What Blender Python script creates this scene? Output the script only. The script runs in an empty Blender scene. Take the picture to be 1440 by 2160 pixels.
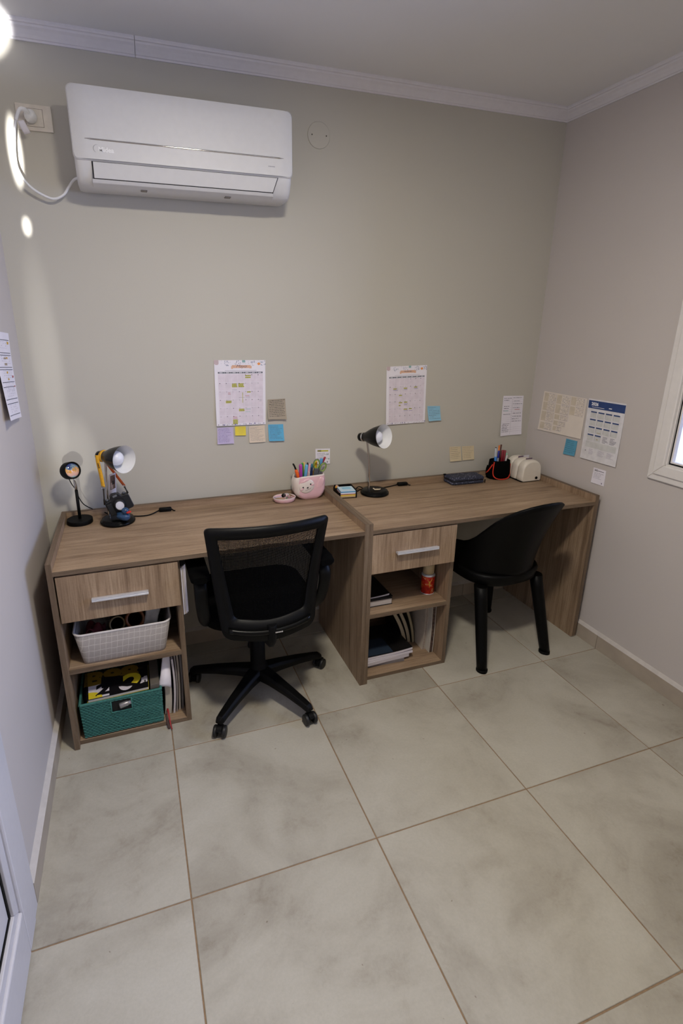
import bpy, bmesh, math, random
from mathutils import Matrix, Vector

SC = bpy.context.scene
COL = SC.collection
PI = math.pi
rnd = random.Random(7)

# ------------------------------------------------------------------ camera
cam_d = bpy.data.cameras.new('camera')
cam = bpy.data.objects.new('camera', cam_d)
COL.objects.link(cam)
RGT = Vector((0.94581, -0.324684, 0.004819))
DWN = Vector((-0.094312, -0.288873, -0.952711))
FWD = Vector((0.310722, 0.900629, -0.303841))
cm = Matrix((RGT, -DWN, -FWD)).transposed().to_4x4()
cm.translation = Vector((-0.026921, -1.773962, 1.62746))
cam.matrix_world = cm
cam_d.sensor_fit = 'VERTICAL'
cam_d.sensor_height = 36.0
cam_d.lens = 18.6128
cam_d.shift_x = 0.026029
cam_d.shift_y = -0.022816
cam_d.clip_start = 0.02
SC.camera = cam

# ------------------------------------------------------------------ world, lights, exposure
XL, XR, YB, YF, ZC = -0.4411, 2.1518, 0.7188, -2.95, 2.62
W = bpy.data.worlds.new('world'); SC.world = W
W.use_nodes = True
bg = W.node_tree.nodes['Background']
bg.inputs[0].default_value = (0.43, 0.56, 1.0, 1)
bg.inputs[1].default_value = 10.5

def lamp(name, kind, loc, energy, color, target=None, **kw):
    d = bpy.data.lights.new(name, kind)
    d.energy = energy; d.color = color
    for k, v in kw.items():
        if k != 'scale': setattr(d, k, v)
    o = bpy.data.objects.new(name, d)
    COL.objects.link(o)
    o.location = loc
    if target is not None:
        o.rotation_euler = (Vector(target) - Vector(loc)).to_track_quat('-Z', 'Y').to_euler()
    if 'scale' in kw: o.scale = kw['scale']
    return o

# daylight through the window on the right (portal for the sky beyond it)
pt = lamp('window_daylight', 'AREA', (XR + 0.118, -0.95, 1.62), 1, (1, 1, 1), target=(0, -0.95, 1.62),
          shape='RECTANGLE', size=1.60, size_y=1.20)
pt.data.cycles.is_portal = True
# warm ceiling lamp of the room (its fixture is built below)
lamp('ceiling_lamp_light', 'AREA', (0.42, -0.90, ZC - 0.075), 38, (1.0, 0.925, 0.80), target=(0.42, -0.90, 0),
     shape='DISK', size=0.22)
# added fill light at the rear wall
lamp('rear_fill_light', 'AREA', (1.1, YF + 0.03, 1.95), 6, (0.92, 0.95, 1.0), target=(1.0, 0, 1.35),
     shape='RECTANGLE', size=1.3, size_y=0.9)
# added spotlights standing in for reflected sunlight: glints on the wall by the corner
SUNC = (1.0, 0.98, 0.95)
def glint(src, tgt, ang, energy, blend, sx=1.0):
    return lamp('sun_glint', 'SPOT', src, energy, SUNC, target=tgt, spot_size=math.radians(ang), spot_blend=blend,
                shadow_soft_size=0.006, scale=(sx, 1, 1))
G0 = (-0.30, -2.7, 0.70)
glint(G0, (-0.412, YB, 2.615), 3.6, 1900, 0.45)
glint(G0, (-0.350, YB, 2.215), 3.9, 3200, 0.8, 0.22)
glint(G0, (-0.347, YB, 1.965), 1.3, 1500, 0.8, 0.5)
glint(G0, (-0.345, YB, 1.45), 17.0, 110, 1.0, 0.14)
glint(G0, (-0.295, YB, 1.02), 8.5, 120, 1.0, 0.5)

SC.view_settings.view_transform = 'Standard'
SC.view_settings.look = 'None'
SC.view_settings.gamma = 1.0
SC.view_settings.use_curve_mapping = False
SC.view_settings.exposure = -0.30

# ------------------------------------------------------------------ materials
def nt(name):
    m = bpy.data.materials.new(name); m.use_nodes = True
    t = m.node_tree
    return m, t, t.nodes['Principled BSDF']
def N(t, typ, **kw):
    n = t.nodes.new(typ)
    for k, v in kw.items(): setattr(n, k, v)
    return n
def srgb(*c):
    def f(x):
        x /= 255.0
        return x / 12.92 if x <= 0.04045 else ((x + 0.055) / 1.055) ** 2.4
    return tuple(f(x) for x in c) + (1,)
def coords(t, scale=(1, 1, 1), rot=(0, 0, 0), obj_random=False):
    tc = N(t, 'ShaderNodeTexCoord'); mp = N(t, 'ShaderNodeMapping')
    mp.inputs['Scale'].default_value = scale; mp.inputs['Rotation'].default_value = rot
    t.links.new(tc.outputs['Object'], mp.inputs[0])
    if obj_random:
        oi = N(t, 'ShaderNodeObjectInfo'); mul = N(t, 'ShaderNodeVectorMath', operation='SCALE')
        cb = N(t, 'ShaderNodeCombineXYZ')
        for i in range(3): t.links.new(oi.outputs['Random'], cb.inputs[i])
        t.links.new(cb.outputs[0], mul.inputs[0]); mul.inputs['Scale'].default_value = 37.0
        t.links.new(mul.outputs[0], mp.inputs['Location'])
    return mp.outputs[0]
def noise(t, vec, scale, detail=3, rough=0.5, dist=0.0):
    n = N(t, 'ShaderNodeTexNoise')
    n.inputs['Scale'].default_value = scale; n.inputs['Detail'].default_value = detail
    n.inputs['Roughness'].default_value = rough; n.inputs['Distortion'].default_value = dist
    t.links.new(vec, n.inputs['Vector'])
    return n.outputs['Fac']
def ramp(t, fac, stops):
    r = N(t, 'ShaderNodeValToRGB')
    e = r.color_ramp.elements
    while len(e) < len(stops): e.new(0.5)
    for i, (p, c) in enumerate(stops):
        e[i].position = p; e[i].color = c
    t.links.new(fac, r.inputs[0])
    return r.outputs[0]
def mix(t, fac, a, b, mode='MIX'):
    m = N(t, 'ShaderNodeMix', data_type='RGBA', blend_type=mode)
    if isinstance(fac, float): m.inputs[0].default_value = fac
    else: t.links.new(fac, m.inputs[0])
    for v, i in ((a, 6), (b, 7)):
        if isinstance(v, tuple): m.inputs[i].default_value = v
        else: t.links.new(v, m.inputs[i])
    return m.outputs[2]
def bump(t, b, h, dist=0.001, strength=0.5):
    n = N(t, 'ShaderNodeBump')
    n.inputs['Distance'].default_value = dist; n.inputs['Strength'].default_value = strength
    t.links.new(h, n.inputs['Height']); t.links.new(n.outputs[0], b.inputs['Normal'])
_plain = {}
def plain(name, col, rough=0.5, metal=0.0, var=0.06, nscale=40.0, spec=0.5, coat=0.0, bmp=0.0):
    """procedural paint / plastic / paper: a base colour with faint noise"""
    if name in _plain: return _plain[name]
    m, t, b = nt(name)
    c = srgb(*col)
    vec = coords(t)
    f = noise(t, vec, nscale, 2)
    d = tuple(max(0.0, x * (1 - var)) for x in c[:3]) + (1,)
    l = tuple(min(1.0, x * (1 + var)) for x in c[:3]) + (1,)
    t.links.new(ramp(t, f, [(0.3, d), (0.7, l)]), b.inputs['Base Color'])
    b.inputs['Roughness'].default_value = rough
    b.inputs['Metallic'].default_value = metal
    b.inputs['Specular IOR Level'].default_value = spec
    b.inputs['Coat Weight'].default_value = coat
    if bmp: bump(t, b, f, bmp, 0.6)
    _plain[name] = m
    return m

def wall_paint(name, col):
    m, t, b = nt(name)
    vec = coords(t)
    big = noise(t, vec, 1.3, 2)
    fine = noise(t, vec, 260.0, 3, 0.6)
    c = srgb(*col)
    d = tuple(x * 0.965 for x in c[:3]) + (1,)
    t.links.new(ramp(t, big, [(0.3, d), (0.7, c)]), b.inputs['Base Color'])
    b.inputs['Roughness'].default_value = 0.62
    b.inputs['Specular IOR Level'].default_value = 0.3
    bump(t, b, fine, 0.0006, 0.35)
    return m

def wood(name, axis, base=1.0):
    """sonoma oak laminate; grain runs along the given axis"""
    m, t, b = nt(name)
    s = [26.0, 26.0, 26.0]; s['xyz'.index(axis)] = 1.15
    vec = coords(t, tuple(s), obj_random=True)
    s2 = [170.0, 170.0, 170.0]; s2['xyz'.index(axis)] = 7.0
    vec2 = coords(t, tuple(s2), obj_random=True)
    s3 = [240.0, 240.0, 240.0]; s3['xyz'.index(axis)] = 260.0
    grain = noise(t, vec, 1.0, 6, 0.62, 0.7)
    pores = noise(t, vec2, 1.0, 3, 0.65)
    cloud = noise(t, coords(t, (3, 3, 3), obj_random=True), 1.0, 2)
    saw = noise(t, coords(t, tuple(s3)), 0.55, 1)
    k = base
    A = srgb(127 * k, 105 * k, 84 * k); Bc = srgb(156 * k, 133 * k, 109 * k); Cc = srgb(174 * k, 152 * k, 127 * k)
    c1 = ramp(t, grain, [(0.30, A), (0.48, Bc), (0.72, Cc)])
    p = ramp(t, pores, [(0.34, (0.62, 0.58, 0.54, 1)), (0.55, (1, 1, 1, 1))])
    c2 = mix(t, 0.75, c1, p, 'MULTIPLY')
    cl = ramp(t, cloud, [(0.3, (0.86, 0.84, 0.82, 1)), (0.7, (1.06, 1.05, 1.04, 1))])
    c3 = mix(t, 1.0, c2, cl, 'MULTIPLY')
    sw = ramp(t, saw, [(0.38, (0.93, 0.92, 0.91, 1)), (0.6, (1, 1, 1, 1))])
    c4 = mix(t, 0.6, c3, sw, 'MULTIPLY')
    t.links.new(c4, b.inputs['Base Color'])
    b.inputs['Roughness'].default_value = 0.52
    b.inputs['Specular IOR Level'].default_value = 0.35
    bump(t, b, pores, 0.0004, 0.5)
    return m

def tile_mat():
    m, t, b = nt('cement_look_tile')
    vec = coords(t, obj_random=True)
    big = noise(t, vec, 2.6, 5, 0.6, 0.6)
    mid = noise(t, vec, 9.0, 5, 0.7, 0.3)
    fine = noise(t, vec, 120.0, 3, 0.7)
    spots = noise(t, vec, 55.0, 2, 0.5)
    a = ramp(t, big, [(0.30, srgb(155, 149, 136)), (0.52, srgb(177, 172, 159)), (0.75, srgb(187, 183, 171))])
    s = ramp(t, mid, [(0.28, (0.74, 0.70, 0.66, 1)), (0.46, (0.97, 0.965, 0.96, 1)), (0.7, (1.03, 1.03, 1.03, 1))])
    mk = ramp(t, big, [(0.35, (1, 1, 1, 1)), (0.55, (0.25, 0.25, 0.25, 1))])
    c = mix(t, mk, a, mix(t, 1.0, a, s, 'MULTIPLY'))
    f = ramp(t, fine, [(0.3, (0.95, 0.95, 0.945, 1)), (0.65, (1.02, 1.02, 1.02, 1))])
    c = mix(t, 1.0, c, f, 'MULTIPLY')
    sp = ramp(t, spots, [(0.215, (0.55, 0.5, 0.46, 1)), (0.235, (1, 1, 1, 1))])
    c = mix(t, 0.8, c, sp, 'MULTIPLY')
    t.links.new(c, b.inputs['Base Color'])
    r = N(t, 'ShaderNodeMapRange'); r.inputs[3].default_value = 0.36; r.inputs[4].default_value = 0.5
    t.links.new(mid, r.inputs[0]); t.links.new(r.outputs[0], b.inputs['Roughness'])
    b.inputs['Specular IOR Level'].default_value = 0.45
    bump(t, b, fine, 0.0005, 0.25)
    return m

M = {
 'wall_back': wall_paint('sage_beige_wall_paint', (193, 189, 178)),
 'wall_side': wall_paint('pale_grey_wall_paint', (200, 193, 188)),
 'ceiling': wall_paint('ceiling_paint', (230, 229, 229)),
 'cornice': plain('white_cornice', (222, 219, 222), 0.5, var=0.02),
 'tile': tile_mat(),
 'grout': plain('tan_grout', (142, 118, 92), 0.9, var=0.15, nscale=90, bmp=0.0004),
 'skirting': plain('skirting_tile', (172, 160, 144), 0.45, var=0.08, nscale=12),
 'skirt_edge': plain('white_caulk', (196, 190, 184), 0.6),
 'wood_x': wood('oak_laminate_lengthwise', 'x'), 'wood_y': wood('oak_laminate_crosswise', 'y'),
 'wood_z': wood('oak_laminate_upright', 'z'),
 'edge': wood('oak_edge_band', 'x', 0.74), 'edge_z': wood('oak_edge_band_upright', 'z', 0.74),
 'edge_y': wood('oak_edge_band_crosswise', 'y', 0.74),
 'white': plain('white_plastic', (232, 232, 232), 0.32, var=0.02),
 'ac_white': plain('glossy_white_shell', (216, 215, 214), 0.42, var=0.015, spec=0.3),
 'pvc': plain('white_window_profile', (226, 222, 218), 0.4, var=0.02),
 'alu': plain('brushed_aluminium', (222, 223, 228), 0.34, 0.55, var=0.03),
 'chrome': plain('chrome', (205, 203, 200), 0.08, 1.0, var=0.02),
 'black': plain('matt_black', (11, 11, 11), 0.55, var=0.1, spec=0.12),
 'black_soft': plain('black_fabric', (6, 6, 6), 0.9, var=0.25, nscale=400, bmp=0.0004, spec=0.05),
 'black_gloss': plain('gloss_black_lacquer', (10, 10, 9), 0.24, var=0.05, spec=0.16),
 'chair_black': plain('black_chair_plastic', (6, 6, 6), 0.45, var=0.1, nscale=300, bmp=0.00015, spec=0.12),
 'dark': plain('opening_shade', (6, 6, 6), 0.8),  # near-black colour that paints the shade inside openings
 'paper': plain('white_paper', (234, 230, 238), 0.8, var=0.02, nscale=15),
 'paper_cream': plain('cream_paper', (226, 216, 204), 0.8, var=0.03, nscale=15),
 'paper_grey': plain('grey_paper', (206, 198, 190), 0.8, var=0.03, nscale=15),
 'page': plain('page_edges', (206, 198, 190), 0.85, var=0.12, nscale=600),
 'ink': plain('grey_ink', (96, 92, 108), 0.8), 'ink_dark': plain('black_ink', (30, 30, 38), 0.8),
 'ink_soft': plain('pale_print', (178, 172, 184), 0.8), 'ink_tan': plain('tan_print', (168, 152, 132), 0.8),
 'ink_blue': plain('violet_ink', (110, 104, 158), 0.8),
 'red': plain('red_plastic', (205, 44, 32), 0.35), 'yellow': plain('yellow_plastic', (228, 178, 24), 0.4),
}
# ------------------------------------------------------------------ mesh builder
class MB:
    def __init__(s): s.v = []; s.f = []; s.m = []; s.s = []
    def add(s, vs, fs, mat=0, smooth=False, T=None):
        o = len(s.v)
        for p in vs:
            p = Vector(p)
            s.v.append(tuple(T @ p) if T is not None else tuple(p))
        for f in fs:
            s.f.append(tuple(i + o for i in f)); s.m.append(mat); s.s.append(smooth)
        return s
    def box(s, x0, y0, z0, x1, y1, z1, mat=0, T=None):
        vs = [(x, y, z) for z in (z0, z1) for y in (y0, y1) for x in (x0, x1)]
        return s.add(vs, [(0, 2, 3, 1), (4, 5, 7, 6), (0, 1, 5, 4), (2, 6, 7, 3), (0, 4, 6, 2), (1, 3, 7, 5)], mat, False, T)
    def hexa(s, p, mat=0, T=None):
        """8 corners: bottom ring of four, then top ring of four"""
        return s.add(p, [(3, 2, 1, 0), (4, 5, 6, 7), (0, 1, 5, 4), (1, 2, 6, 5), (2, 3, 7, 6), (3, 0, 4, 7)], mat, False, T)
    def loft(s, rings, mat=0, smooth=True, T=None, cap0=True, cap1=True, closed=True):
        n = len(rings[0]); vs = [p for r in rings for p in r]; fs = []
        for i in range(len(rings) - 1):
            for j in range(n if closed else n - 1):
                k = (j + 1) % n
                fs.append((i * n + j, i * n + k, (i + 1) * n + k, (i + 1) * n + j))
        s.add(vs, fs, mat, smooth, T)
        if closed:
            if cap0: s.add(rings[0], [tuple(reversed(range(n)))], mat, False, T)
            if cap1: s.add(rings[-1], [tuple(range(n))], mat, False, T)
        return s
    def prism(s, pts, a, b, axis='y', mat=0, smooth=False, T=None):
        """extrude a 2-D outline along an axis; outline is in the other two axes in xyz order"""
        def mk(p, t):
            return {'x': (t, p[0], p[1]), 'y': (p[0], t, p[1]), 'z': (p[0], p[1], t)}[axis]
        return s.loft([[mk(p, a) for p in pts], [mk(p, b) for p in pts]], mat, smooth, T)
    def lathe(s, prof, n=24, mat=0, smooth=True, T=None, sx=1.0, sy=1.0, cap0=True, cap1=True):
        rings = [[(r * math.cos(2 * PI * j / n) * sx, r * math.sin(2 * PI * j / n) * sy, z) for j in range(n)] for r, z in prof]
        return s.loft(rings, mat, smooth, T, cap0, cap1)
    def tube(s, pts, r, n=8, mat=0, T=None, flat=None):
        P = [Vector(p) for p in pts]; rings = []
        up = Vector((0, 0, 1)); prev = None
        for i, p in enumerate(P):
            d = (P[min(i + 1, len(P) - 1)] - P[max(i - 1, 0)]).normalized()
            if prev is None:
                a = up if abs(d.dot(up)) < 0.9 else Vector((1, 0, 0))
                u = d.cross(a).normalized()
            else:
                u = (prev - d * prev.dot(d)).normalized()
            prev = u; w = d.cross(u)
            rr = r[i] if isinstance(r, (list, tuple)) else r
            q = flat or 1.0
            rings.append([tuple(p + u * (rr * math.cos(2 * PI * j / n)) + w * (rr * q * math.sin(2 * PI * j / n))) for j in range(n)])
        return s.loft(rings, mat, True, T)
    def ball(s, c, r, n=16, k=10, mat=0, T=None):
        rx, ry, rz = r if isinstance(r, (tuple, list)) else (r, r, r)
        rings = []
        for i in range(1, k):
            a = PI * i / k
            rings.append([(c[0] + rx * math.sin(a) * math.cos(2 * PI * j / n), c[1] + ry * math.sin(a) * math.sin(2 * PI * j / n), c[2] - rz * math.cos(a)) for j in range(n)])
        s.loft(rings, mat, True, T, False, False)
        b, t = (c[0], c[1], c[2] - rz), (c[0], c[1], c[2] + rz)
        s.add(rings[0] + [b], [((j + 1) % n, j, n) for j in range(n)], mat, True, T)
        s.add(rings[-1] + [t], [(j, (j + 1) % n, n) for j in range(n)], mat, True, T)
        return s
    def grid(s, fn, nu, nv, mat=0, smooth=True, T=None):
        vs = [fn(i / nu, j / nv) for i in range(nu + 1) for j in range(nv + 1)]
        fs = [(i * (nv + 1) + j, (i + 1) * (nv + 1) + j, (i + 1) * (nv + 1) + j + 1, i * (nv + 1) + j + 1) for i in range(nu) for j in range(nv)]
        return s.add(vs, fs, mat, smooth, T)

FR = {}        # world frame of every parent
def frame(o): return FR.get(o.name, Matrix.Identity(4))
def link(o): COL.objects.link(o); return o
def thing(name, label, cat, loc=(0, 0, 0), rotz=0.0, group=None):
    o = bpy.data.objects.new(name, None); link(o)
    o.empty_display_size = 0.05
    o.location = loc; o.rotation_euler = (0, 0, rotz)
    o['label'] = label; o['category'] = cat
    if group: o['group'] = group
    FR[o.name] = Matrix.Translation(loc) @ Matrix.Rotation(rotz, 4, 'Z')
    return o
def part(name, mb, mats, parent=None, label=None, bev=None, sub=0, solid=None, local=False, loc=None, auto=True, weld=True):
    """one mesh object. World coordinates are moved into the parent's frame unless local=True"""
    me = bpy.data.meshes.new(name)
    T = Matrix.Identity(4)
    if parent is not None and not local: T = frame(parent).inverted()
    if loc is not None: T = Matrix.Translation(-Vector(loc)) @ T
    me.from_pydata([tuple(T @ Vector(p)) for p in mb.v], [], mb.f)
    for i, p in enumerate(me.polygons):
        p.material_index = mb.m[i]; p.use_smooth = mb.s[i]
    for m in (mats if isinstance(mats, (list, tuple)) else [mats]): me.materials.append(m)
    if weld:
        b = bmesh.new(); b.from_mesh(me)
        bmesh.ops.remove_doubles(b, verts=b.verts, dist=1e-6)
        bmesh.ops.recalc_face_normals(b, faces=b.faces)
        b.to_mesh(me); b.free()
    o = bpy.data.objects.new(name, me); link(o)
    if loc is not None: o.location = loc
    if parent is not None: o.parent = parent
    FR[o.name] = (frame(parent) if parent is not None else Matrix.Identity(4)) @ (Matrix.Translation(loc) if loc is not None else Matrix.Identity(4))
    if label: o['label'] = label
    if solid:
        md = o.modifiers.new('thickness', 'SOLIDIFY'); md.thickness = solid; md.offset = 0
    if sub:
        md = o.modifiers.new('smooth', 'SUBSURF'); md.levels = sub; md.render_levels = sub
    if bev:
        md = o.modifiers.new('bevel', 'BEVEL'); md.width = bev; md.segments = 2; md.limit_method = 'ANGLE'; md.angle_limit = 0.6
    return o
def tag(o, label, cat, group=None):
    o['label'] = label; o['category'] = cat
    if group: o['group'] = group
    return o
def struct(o):
    o['kind'] = 'structure'; return o
def clone(root, name=None):
    def rec(o, par):
        c = o.copy(); link(c); c.parent = par
        for ch in list(o.children): rec(ch, c)
        return c
    return rec(root, root.parent)
def align(p0, p1, up=(0, 0, 1)):
    """frame with origin p0 and local z towards p1"""
    p0, p1 = Vector(p0), Vector(p1)
    z = (p1 - p0).normalized(); u = Vector(up)
    if abs(z.dot(u)) > 0.98: u = Vector((0, 1, 0))
    x = u.cross(z).normalized(); y = z.cross(x)
    m = Matrix((x, y, z)).transposed().to_4x4(); m.translation = p0
    return m
def rrect(w, h, r, n=5, cx=0.0, cy=0.0):
    out = []
    for (sx, sy, a0) in ((1, 1, 0), (-1, 1, 90), (-1, -1, 180), (1, -1, 270)):
        for i in range(n + 1):
            a = math.radians(a0 + 90 * i / n)
            out.append((cx + sx * (w / 2 - r) + r * math.cos(a), cy + sy * (h / 2 - r) + r * math.sin(a)))
    return out
def text_mb(body, size, T, depth=0.0, mat=0, mb=None, bold=0.0, shear=0.0, sx=1.0):
    """lettering turned into mesh; T maps text plane (x right, y up) into the world"""
    cu = bpy.data.curves.new('lettering', 'FONT'); cu.body = body; cu.size = size
    cu.align_x = 'CENTER'; cu.align_y = 'CENTER'; cu.offset = bold; cu.shear = shear; cu.extrude = depth
    cu.resolution_u = 3
    o = bpy.data.objects.new('lettering', cu); link(o)
    dg = bpy.context.evaluated_depsgraph_get(); dg.update()
    me = bpy.data.meshes.new_from_object(o.evaluated_get(dg))
    mb = mb or MB()
    mb.add([(v.co.x * sx, v.co.y, v.co.z) for v in me.vertices], [tuple(p.vertices) for p in me.polygons], mat, False, T)
    bpy.data.objects.remove(o); bpy.data.meshes.remove(me); bpy.data.curves.remove(cu)
    return mb
def bez(p0, p1, p2, p3, n=10):
    P = [Vector(p) for p in (p0, p1, p2, p3)]; out = []
    for i in range(n + 1):
        t = i / n
        out.append(P[0] * (1 - t) ** 3 + P[1] * 3 * t * (1 - t) ** 2 + P[2] * 3 * t * t * (1 - t) + P[3] * t ** 3)
    return out
def spline(pts, n=6):
    P = [Vector(p) for p in pts]; out = []
    for i in range(len(P) - 1):
        a, b, c, d = P[max(i - 1, 0)], P[i], P[i + 1], P[min(i + 2, len(P) - 1)]
        for k in range(n):
            t = k / n
            out.append(0.5 * ((2 * b) + (c - a) * t + (2 * a - 5 * b + 4 * c - d) * t * t + (3 * b - a - 3 * c + d) * t ** 3))
    out.append(P[-1]); return out
# ------------------------------------------------------------------ room shell
TH = 0.12
WY0, WY1, WZ0, WZ1 = -1.75, -0.158, 1.027, 2.22       # window opening in the right wall
DY0, DY1, DZ1 = -1.46, -0.50, 2.10                    # door opening in the left wall

fl = struct(part('floor', MB().box(XL - TH, YF - TH, -0.10, XR + TH, YB + TH, -0.0025), M['grout'], loc=(0, 0, 0)))
J = 0.0022
def tile(x0, x1, y0, y1):
    b = 0.0012
    mb = MB()
    lo = [(x0, y0, -0.012), (x1, y0, -0.012), (x1, y1, -0.012), (x0, y1, -0.012)]
    md = [(x, y, -b) for x, y, _ in lo]
    hi = [(x0 + b, y0 + b, 0), (x1 - b, y0 + b, 0), (x1 - b, y1 - b, 0), (x0 + b, y1 - b, 0)]
    mb.loft([lo, md, hi], 0, False)
    cx, cy = (x0 + x1) / 2, (y0 + y1) / 2
    return part('floor_tile', mb, M['tile'], fl, loc=(cx, cy, 0))
for i in range(-1, 4):
    for j in range(-5, 2):
        x0, x1 = max(i * 0.6, XL), min((i + 1) * 0.6, XR)
        y0, y1 = max(j * 0.6, YF), min((j + 1) * 0.6, YB)
        if x1 - x0 > 0.01 and y1 - y0 > 0.01:
            tile(x0 + J, x1 - J, y0 + J, y1 - J)

struct(part('wall_back', MB().box(XL - TH, YB, -0.1, XR + TH, YB + TH, ZC + 0.1), M['wall_back'], loc=(0.85, YB, 0)))
struct(part('wall_front', MB().box(XL - TH, YF - TH, -0.1, XR + TH, YF, ZC + 0.1), M['wall_side'], loc=(0.85, YF, 0)))
def wall_with_hole(name, x0, x1, y0, y1, z0, z1, hy0, hy1, hz0, hz1, mat):
    mb = MB()
    mb.box(x0, y0, z0, x1, hy0, z1); mb.box(x0, hy1, z0, x1, y1, z1)
    if hz0 > z0: mb.box(x0, hy0, z0, x1, hy1, hz0)
    mb.box(x0, hy0, hz1, x1, hy1, z1)
    return struct(part(name, mb, mat, loc=((x0 + x1) / 2, 0, 0)))
wall_with_hole('wall_right', XR, XR + TH, YF - TH, YB + TH, -0.1, ZC + 0.1, WY0, WY1, WZ0, WZ1, M['wall_side'])
wall_with_hole('wall_left', XL - TH, XL, YF - TH, YB + TH, -0.1, ZC + 0.1, DY0, DY1, -0.1, DZ1, M['wall_side'])
struct(part('ceiling', MB().box(XL - TH, YF - TH, ZC, XR + TH, YB + TH, ZC + 0.1), M['ceiling'], loc=(0.85, -1.1, ZC)))

# skirting tiles
def skirt(name, segs, axis, pos, out, joints):
    """segs along axis from a to b; pos = wall plane; out = +-1 into the room"""
    a, b = segs
    cuts = [a] + [q for q in joints if a < q < b] + [b]
    root = struct(bpy.data.objects.new(name, None)); link(root)
    for k in range(len(cuts) - 1):
        p, q = cuts[k] + 0.0012, cuts[k + 1] - 0.0012
        mb = MB(); d0, d1 = sorted((pos, pos + out * 0.016))
        if axis == 'y': mb.box(d0, p, 0, d1, q, 0.078)
        else: mb.box(p, d0, 0, q, d1, 0.078)
        c = Vector(((d0 + d1) / 2, (p + q) / 2, 0)) if axis == 'y' else Vector(((p + q) / 2, (d0 + d1) / 2, 0))
        part('skirting_tile', mb, M['skirting'], root, loc=c, bev=0.0012)
    mb = MB(); d0, d1 = sorted((pos, pos + out * 0.017))
    if axis == 'y': mb.prism([(d0, 0.0785), (d1, 0.0785), (d0 if out > 0 else d1, 0.092)], a, b, 'y')
    else: mb.prism([(d0, 0.0785), (d1, 0.0785), (d1, 0.092)], a, b, 'x')
    part('caulk_line', mb, M['skirt_edge'], root)
    return root
skirt('baseboard_right', (YF, YB), 'y', XR, -1, [j * 0.6 for j in range(-5, 2)])
skirt('baseboard_left', (DY1 + 0.032, YB), 'y', XL, 1, [0.0, 0.6])
skirt('baseboard_back', (XL + 0.017, XR - 0.017), 'x', YB, -1, [i * 0.6 for i in range(0, 4)])

# plaster cornice: profile in (distance from wall, z)
CP = [(0, 0), (0.006, 0), (0.007, 0.006), (0.011, 0.0075), (0.016, 0.016), (0.026, 0.028), (0.034, 0.034), (0.0365, 0.040), (0.043, 0.041), (0.045, 0.046), (0.045, 0.053), (0, 0.053)]
ZB = ZC - 0.053
def cornice(name, runs, axis, pos, out):
    root = struct(bpy.data.objects.new(name, None)); link(root)
    for a, b, ma, mb_ in runs:
        mb = MB(); r0, r1 = [], []
        for d, z in CP:
            ta, tb = a + ma * d, b - mb_ * d
            if axis == 'x': r0.append((ta, pos + out * d, ZB + z)); r1.append((tb, pos + out * d, ZB + z))
            else: r0.append((pos + out * d, ta, ZB + z)); r1.append((pos + out * d, tb, ZB + z))
        mb.loft([r0, r1], 0, False)
        part('cornice_length', mb, M['cornice'], root)
    return root
cornice('trim_1', [(XL, 0.1062, 1, 0), (0.1078, XR, 0, 1)], 'x', YB, -1)
cornice('trim_2', [(YF, YB, 0, 1)], 'y', XR, -1)
cornice('trim_3', [(YF, YB, 0, 1)], 'y', XL, 1)

# window in the right wall
win = struct(bpy.data.objects.new('window_1', None)); link(win)
def frame_ring(name, y0, y1, z0, z1, w, x0, x1, mat, parent, bev=0.003, mitre=True):
    """four mitred profiles around an opening, each a part"""
    o = [(y0, z0), (y1, z0), (y1, z1), (y0, z1)]
    i = [(y0 + w, z0 + w), (y1 - w, z0 + w), (y1 - w, z1 - w), (y0 + w, z1 - w)]
    g = 0.0006
    for k in range(4):
        l = (k + 1) % 4
        q = [o[k], o[l], i[l], i[k]]
        c = (sum(p[0] for p in q) / 4, sum(p[1] for p in q) / 4)
        mb = MB().prism(q, x0, x1, 'x')
        part(name, mb, mat, parent, bev=bev, loc=((x0 + x1) / 2, c[0], c[1]))
frame_ring('casing', WY0 - 0.068, WY1 + 0.070, WZ0 - 0.072, WZ1 + 0.07, 0.030, XR - 0.012, XR + 0.0, M['pvc'], win, 0.004)
frame_ring('casing', WY0 - 0.040, WY1 + 0.042, WZ0 - 0.044, WZ1 + 0.042, 0.046, XR - 0.020, XR - 0.002, M['pvc'], win, 0.004)
frame_ring('outer_frame', WY0 + 0.003, WY1 - 0.001, WZ0 + 0.001, WZ1 - 0.003, 0.007, XR - 0.004, XR + 0.085, M['pvc'], win, 0.001)
frame_ring('gasket', WY0 + 0.0105, WY1 - 0.0085, WZ0 + 0.0085, WZ1 - 0.0105, 0.006, XR + 0.006, XR + 0.012, M['black'], win, None)
frame_ring('sash', WY0 + 0.017, WY1 - 0.015, WZ0 + 0.015, WZ1 - 0.017, 0.007, XR + 0.003, XR + 0.040, M['pvc'], win, 0.001)
gm, gt, gb = nt('clear_window_glass')
gtr = N(gt, 'ShaderNodeBsdfTransparent'); gtr.inputs[0].default_value = (0.93, 0.96, 0.99, 1)
ggl = N(gt, 'ShaderNodeBsdfGlossy'); ggl.inputs['Roughness'].default_value = 0.02
gfr = N(gt, 'ShaderNodeFresnel'); gfr.inputs[0].default_value = 1.45
gms = N(gt, 'ShaderNodeMixShader')
gt.links.new(gfr.outputs[0], gms.inputs[0]); gt.links.new(gtr.outputs[0], gms.inputs[1]); gt.links.new(ggl.outputs[0], gms.inputs[2])
gt.links.new(gms.outputs[0], gt.nodes['Material Output'].inputs[0])
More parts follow.
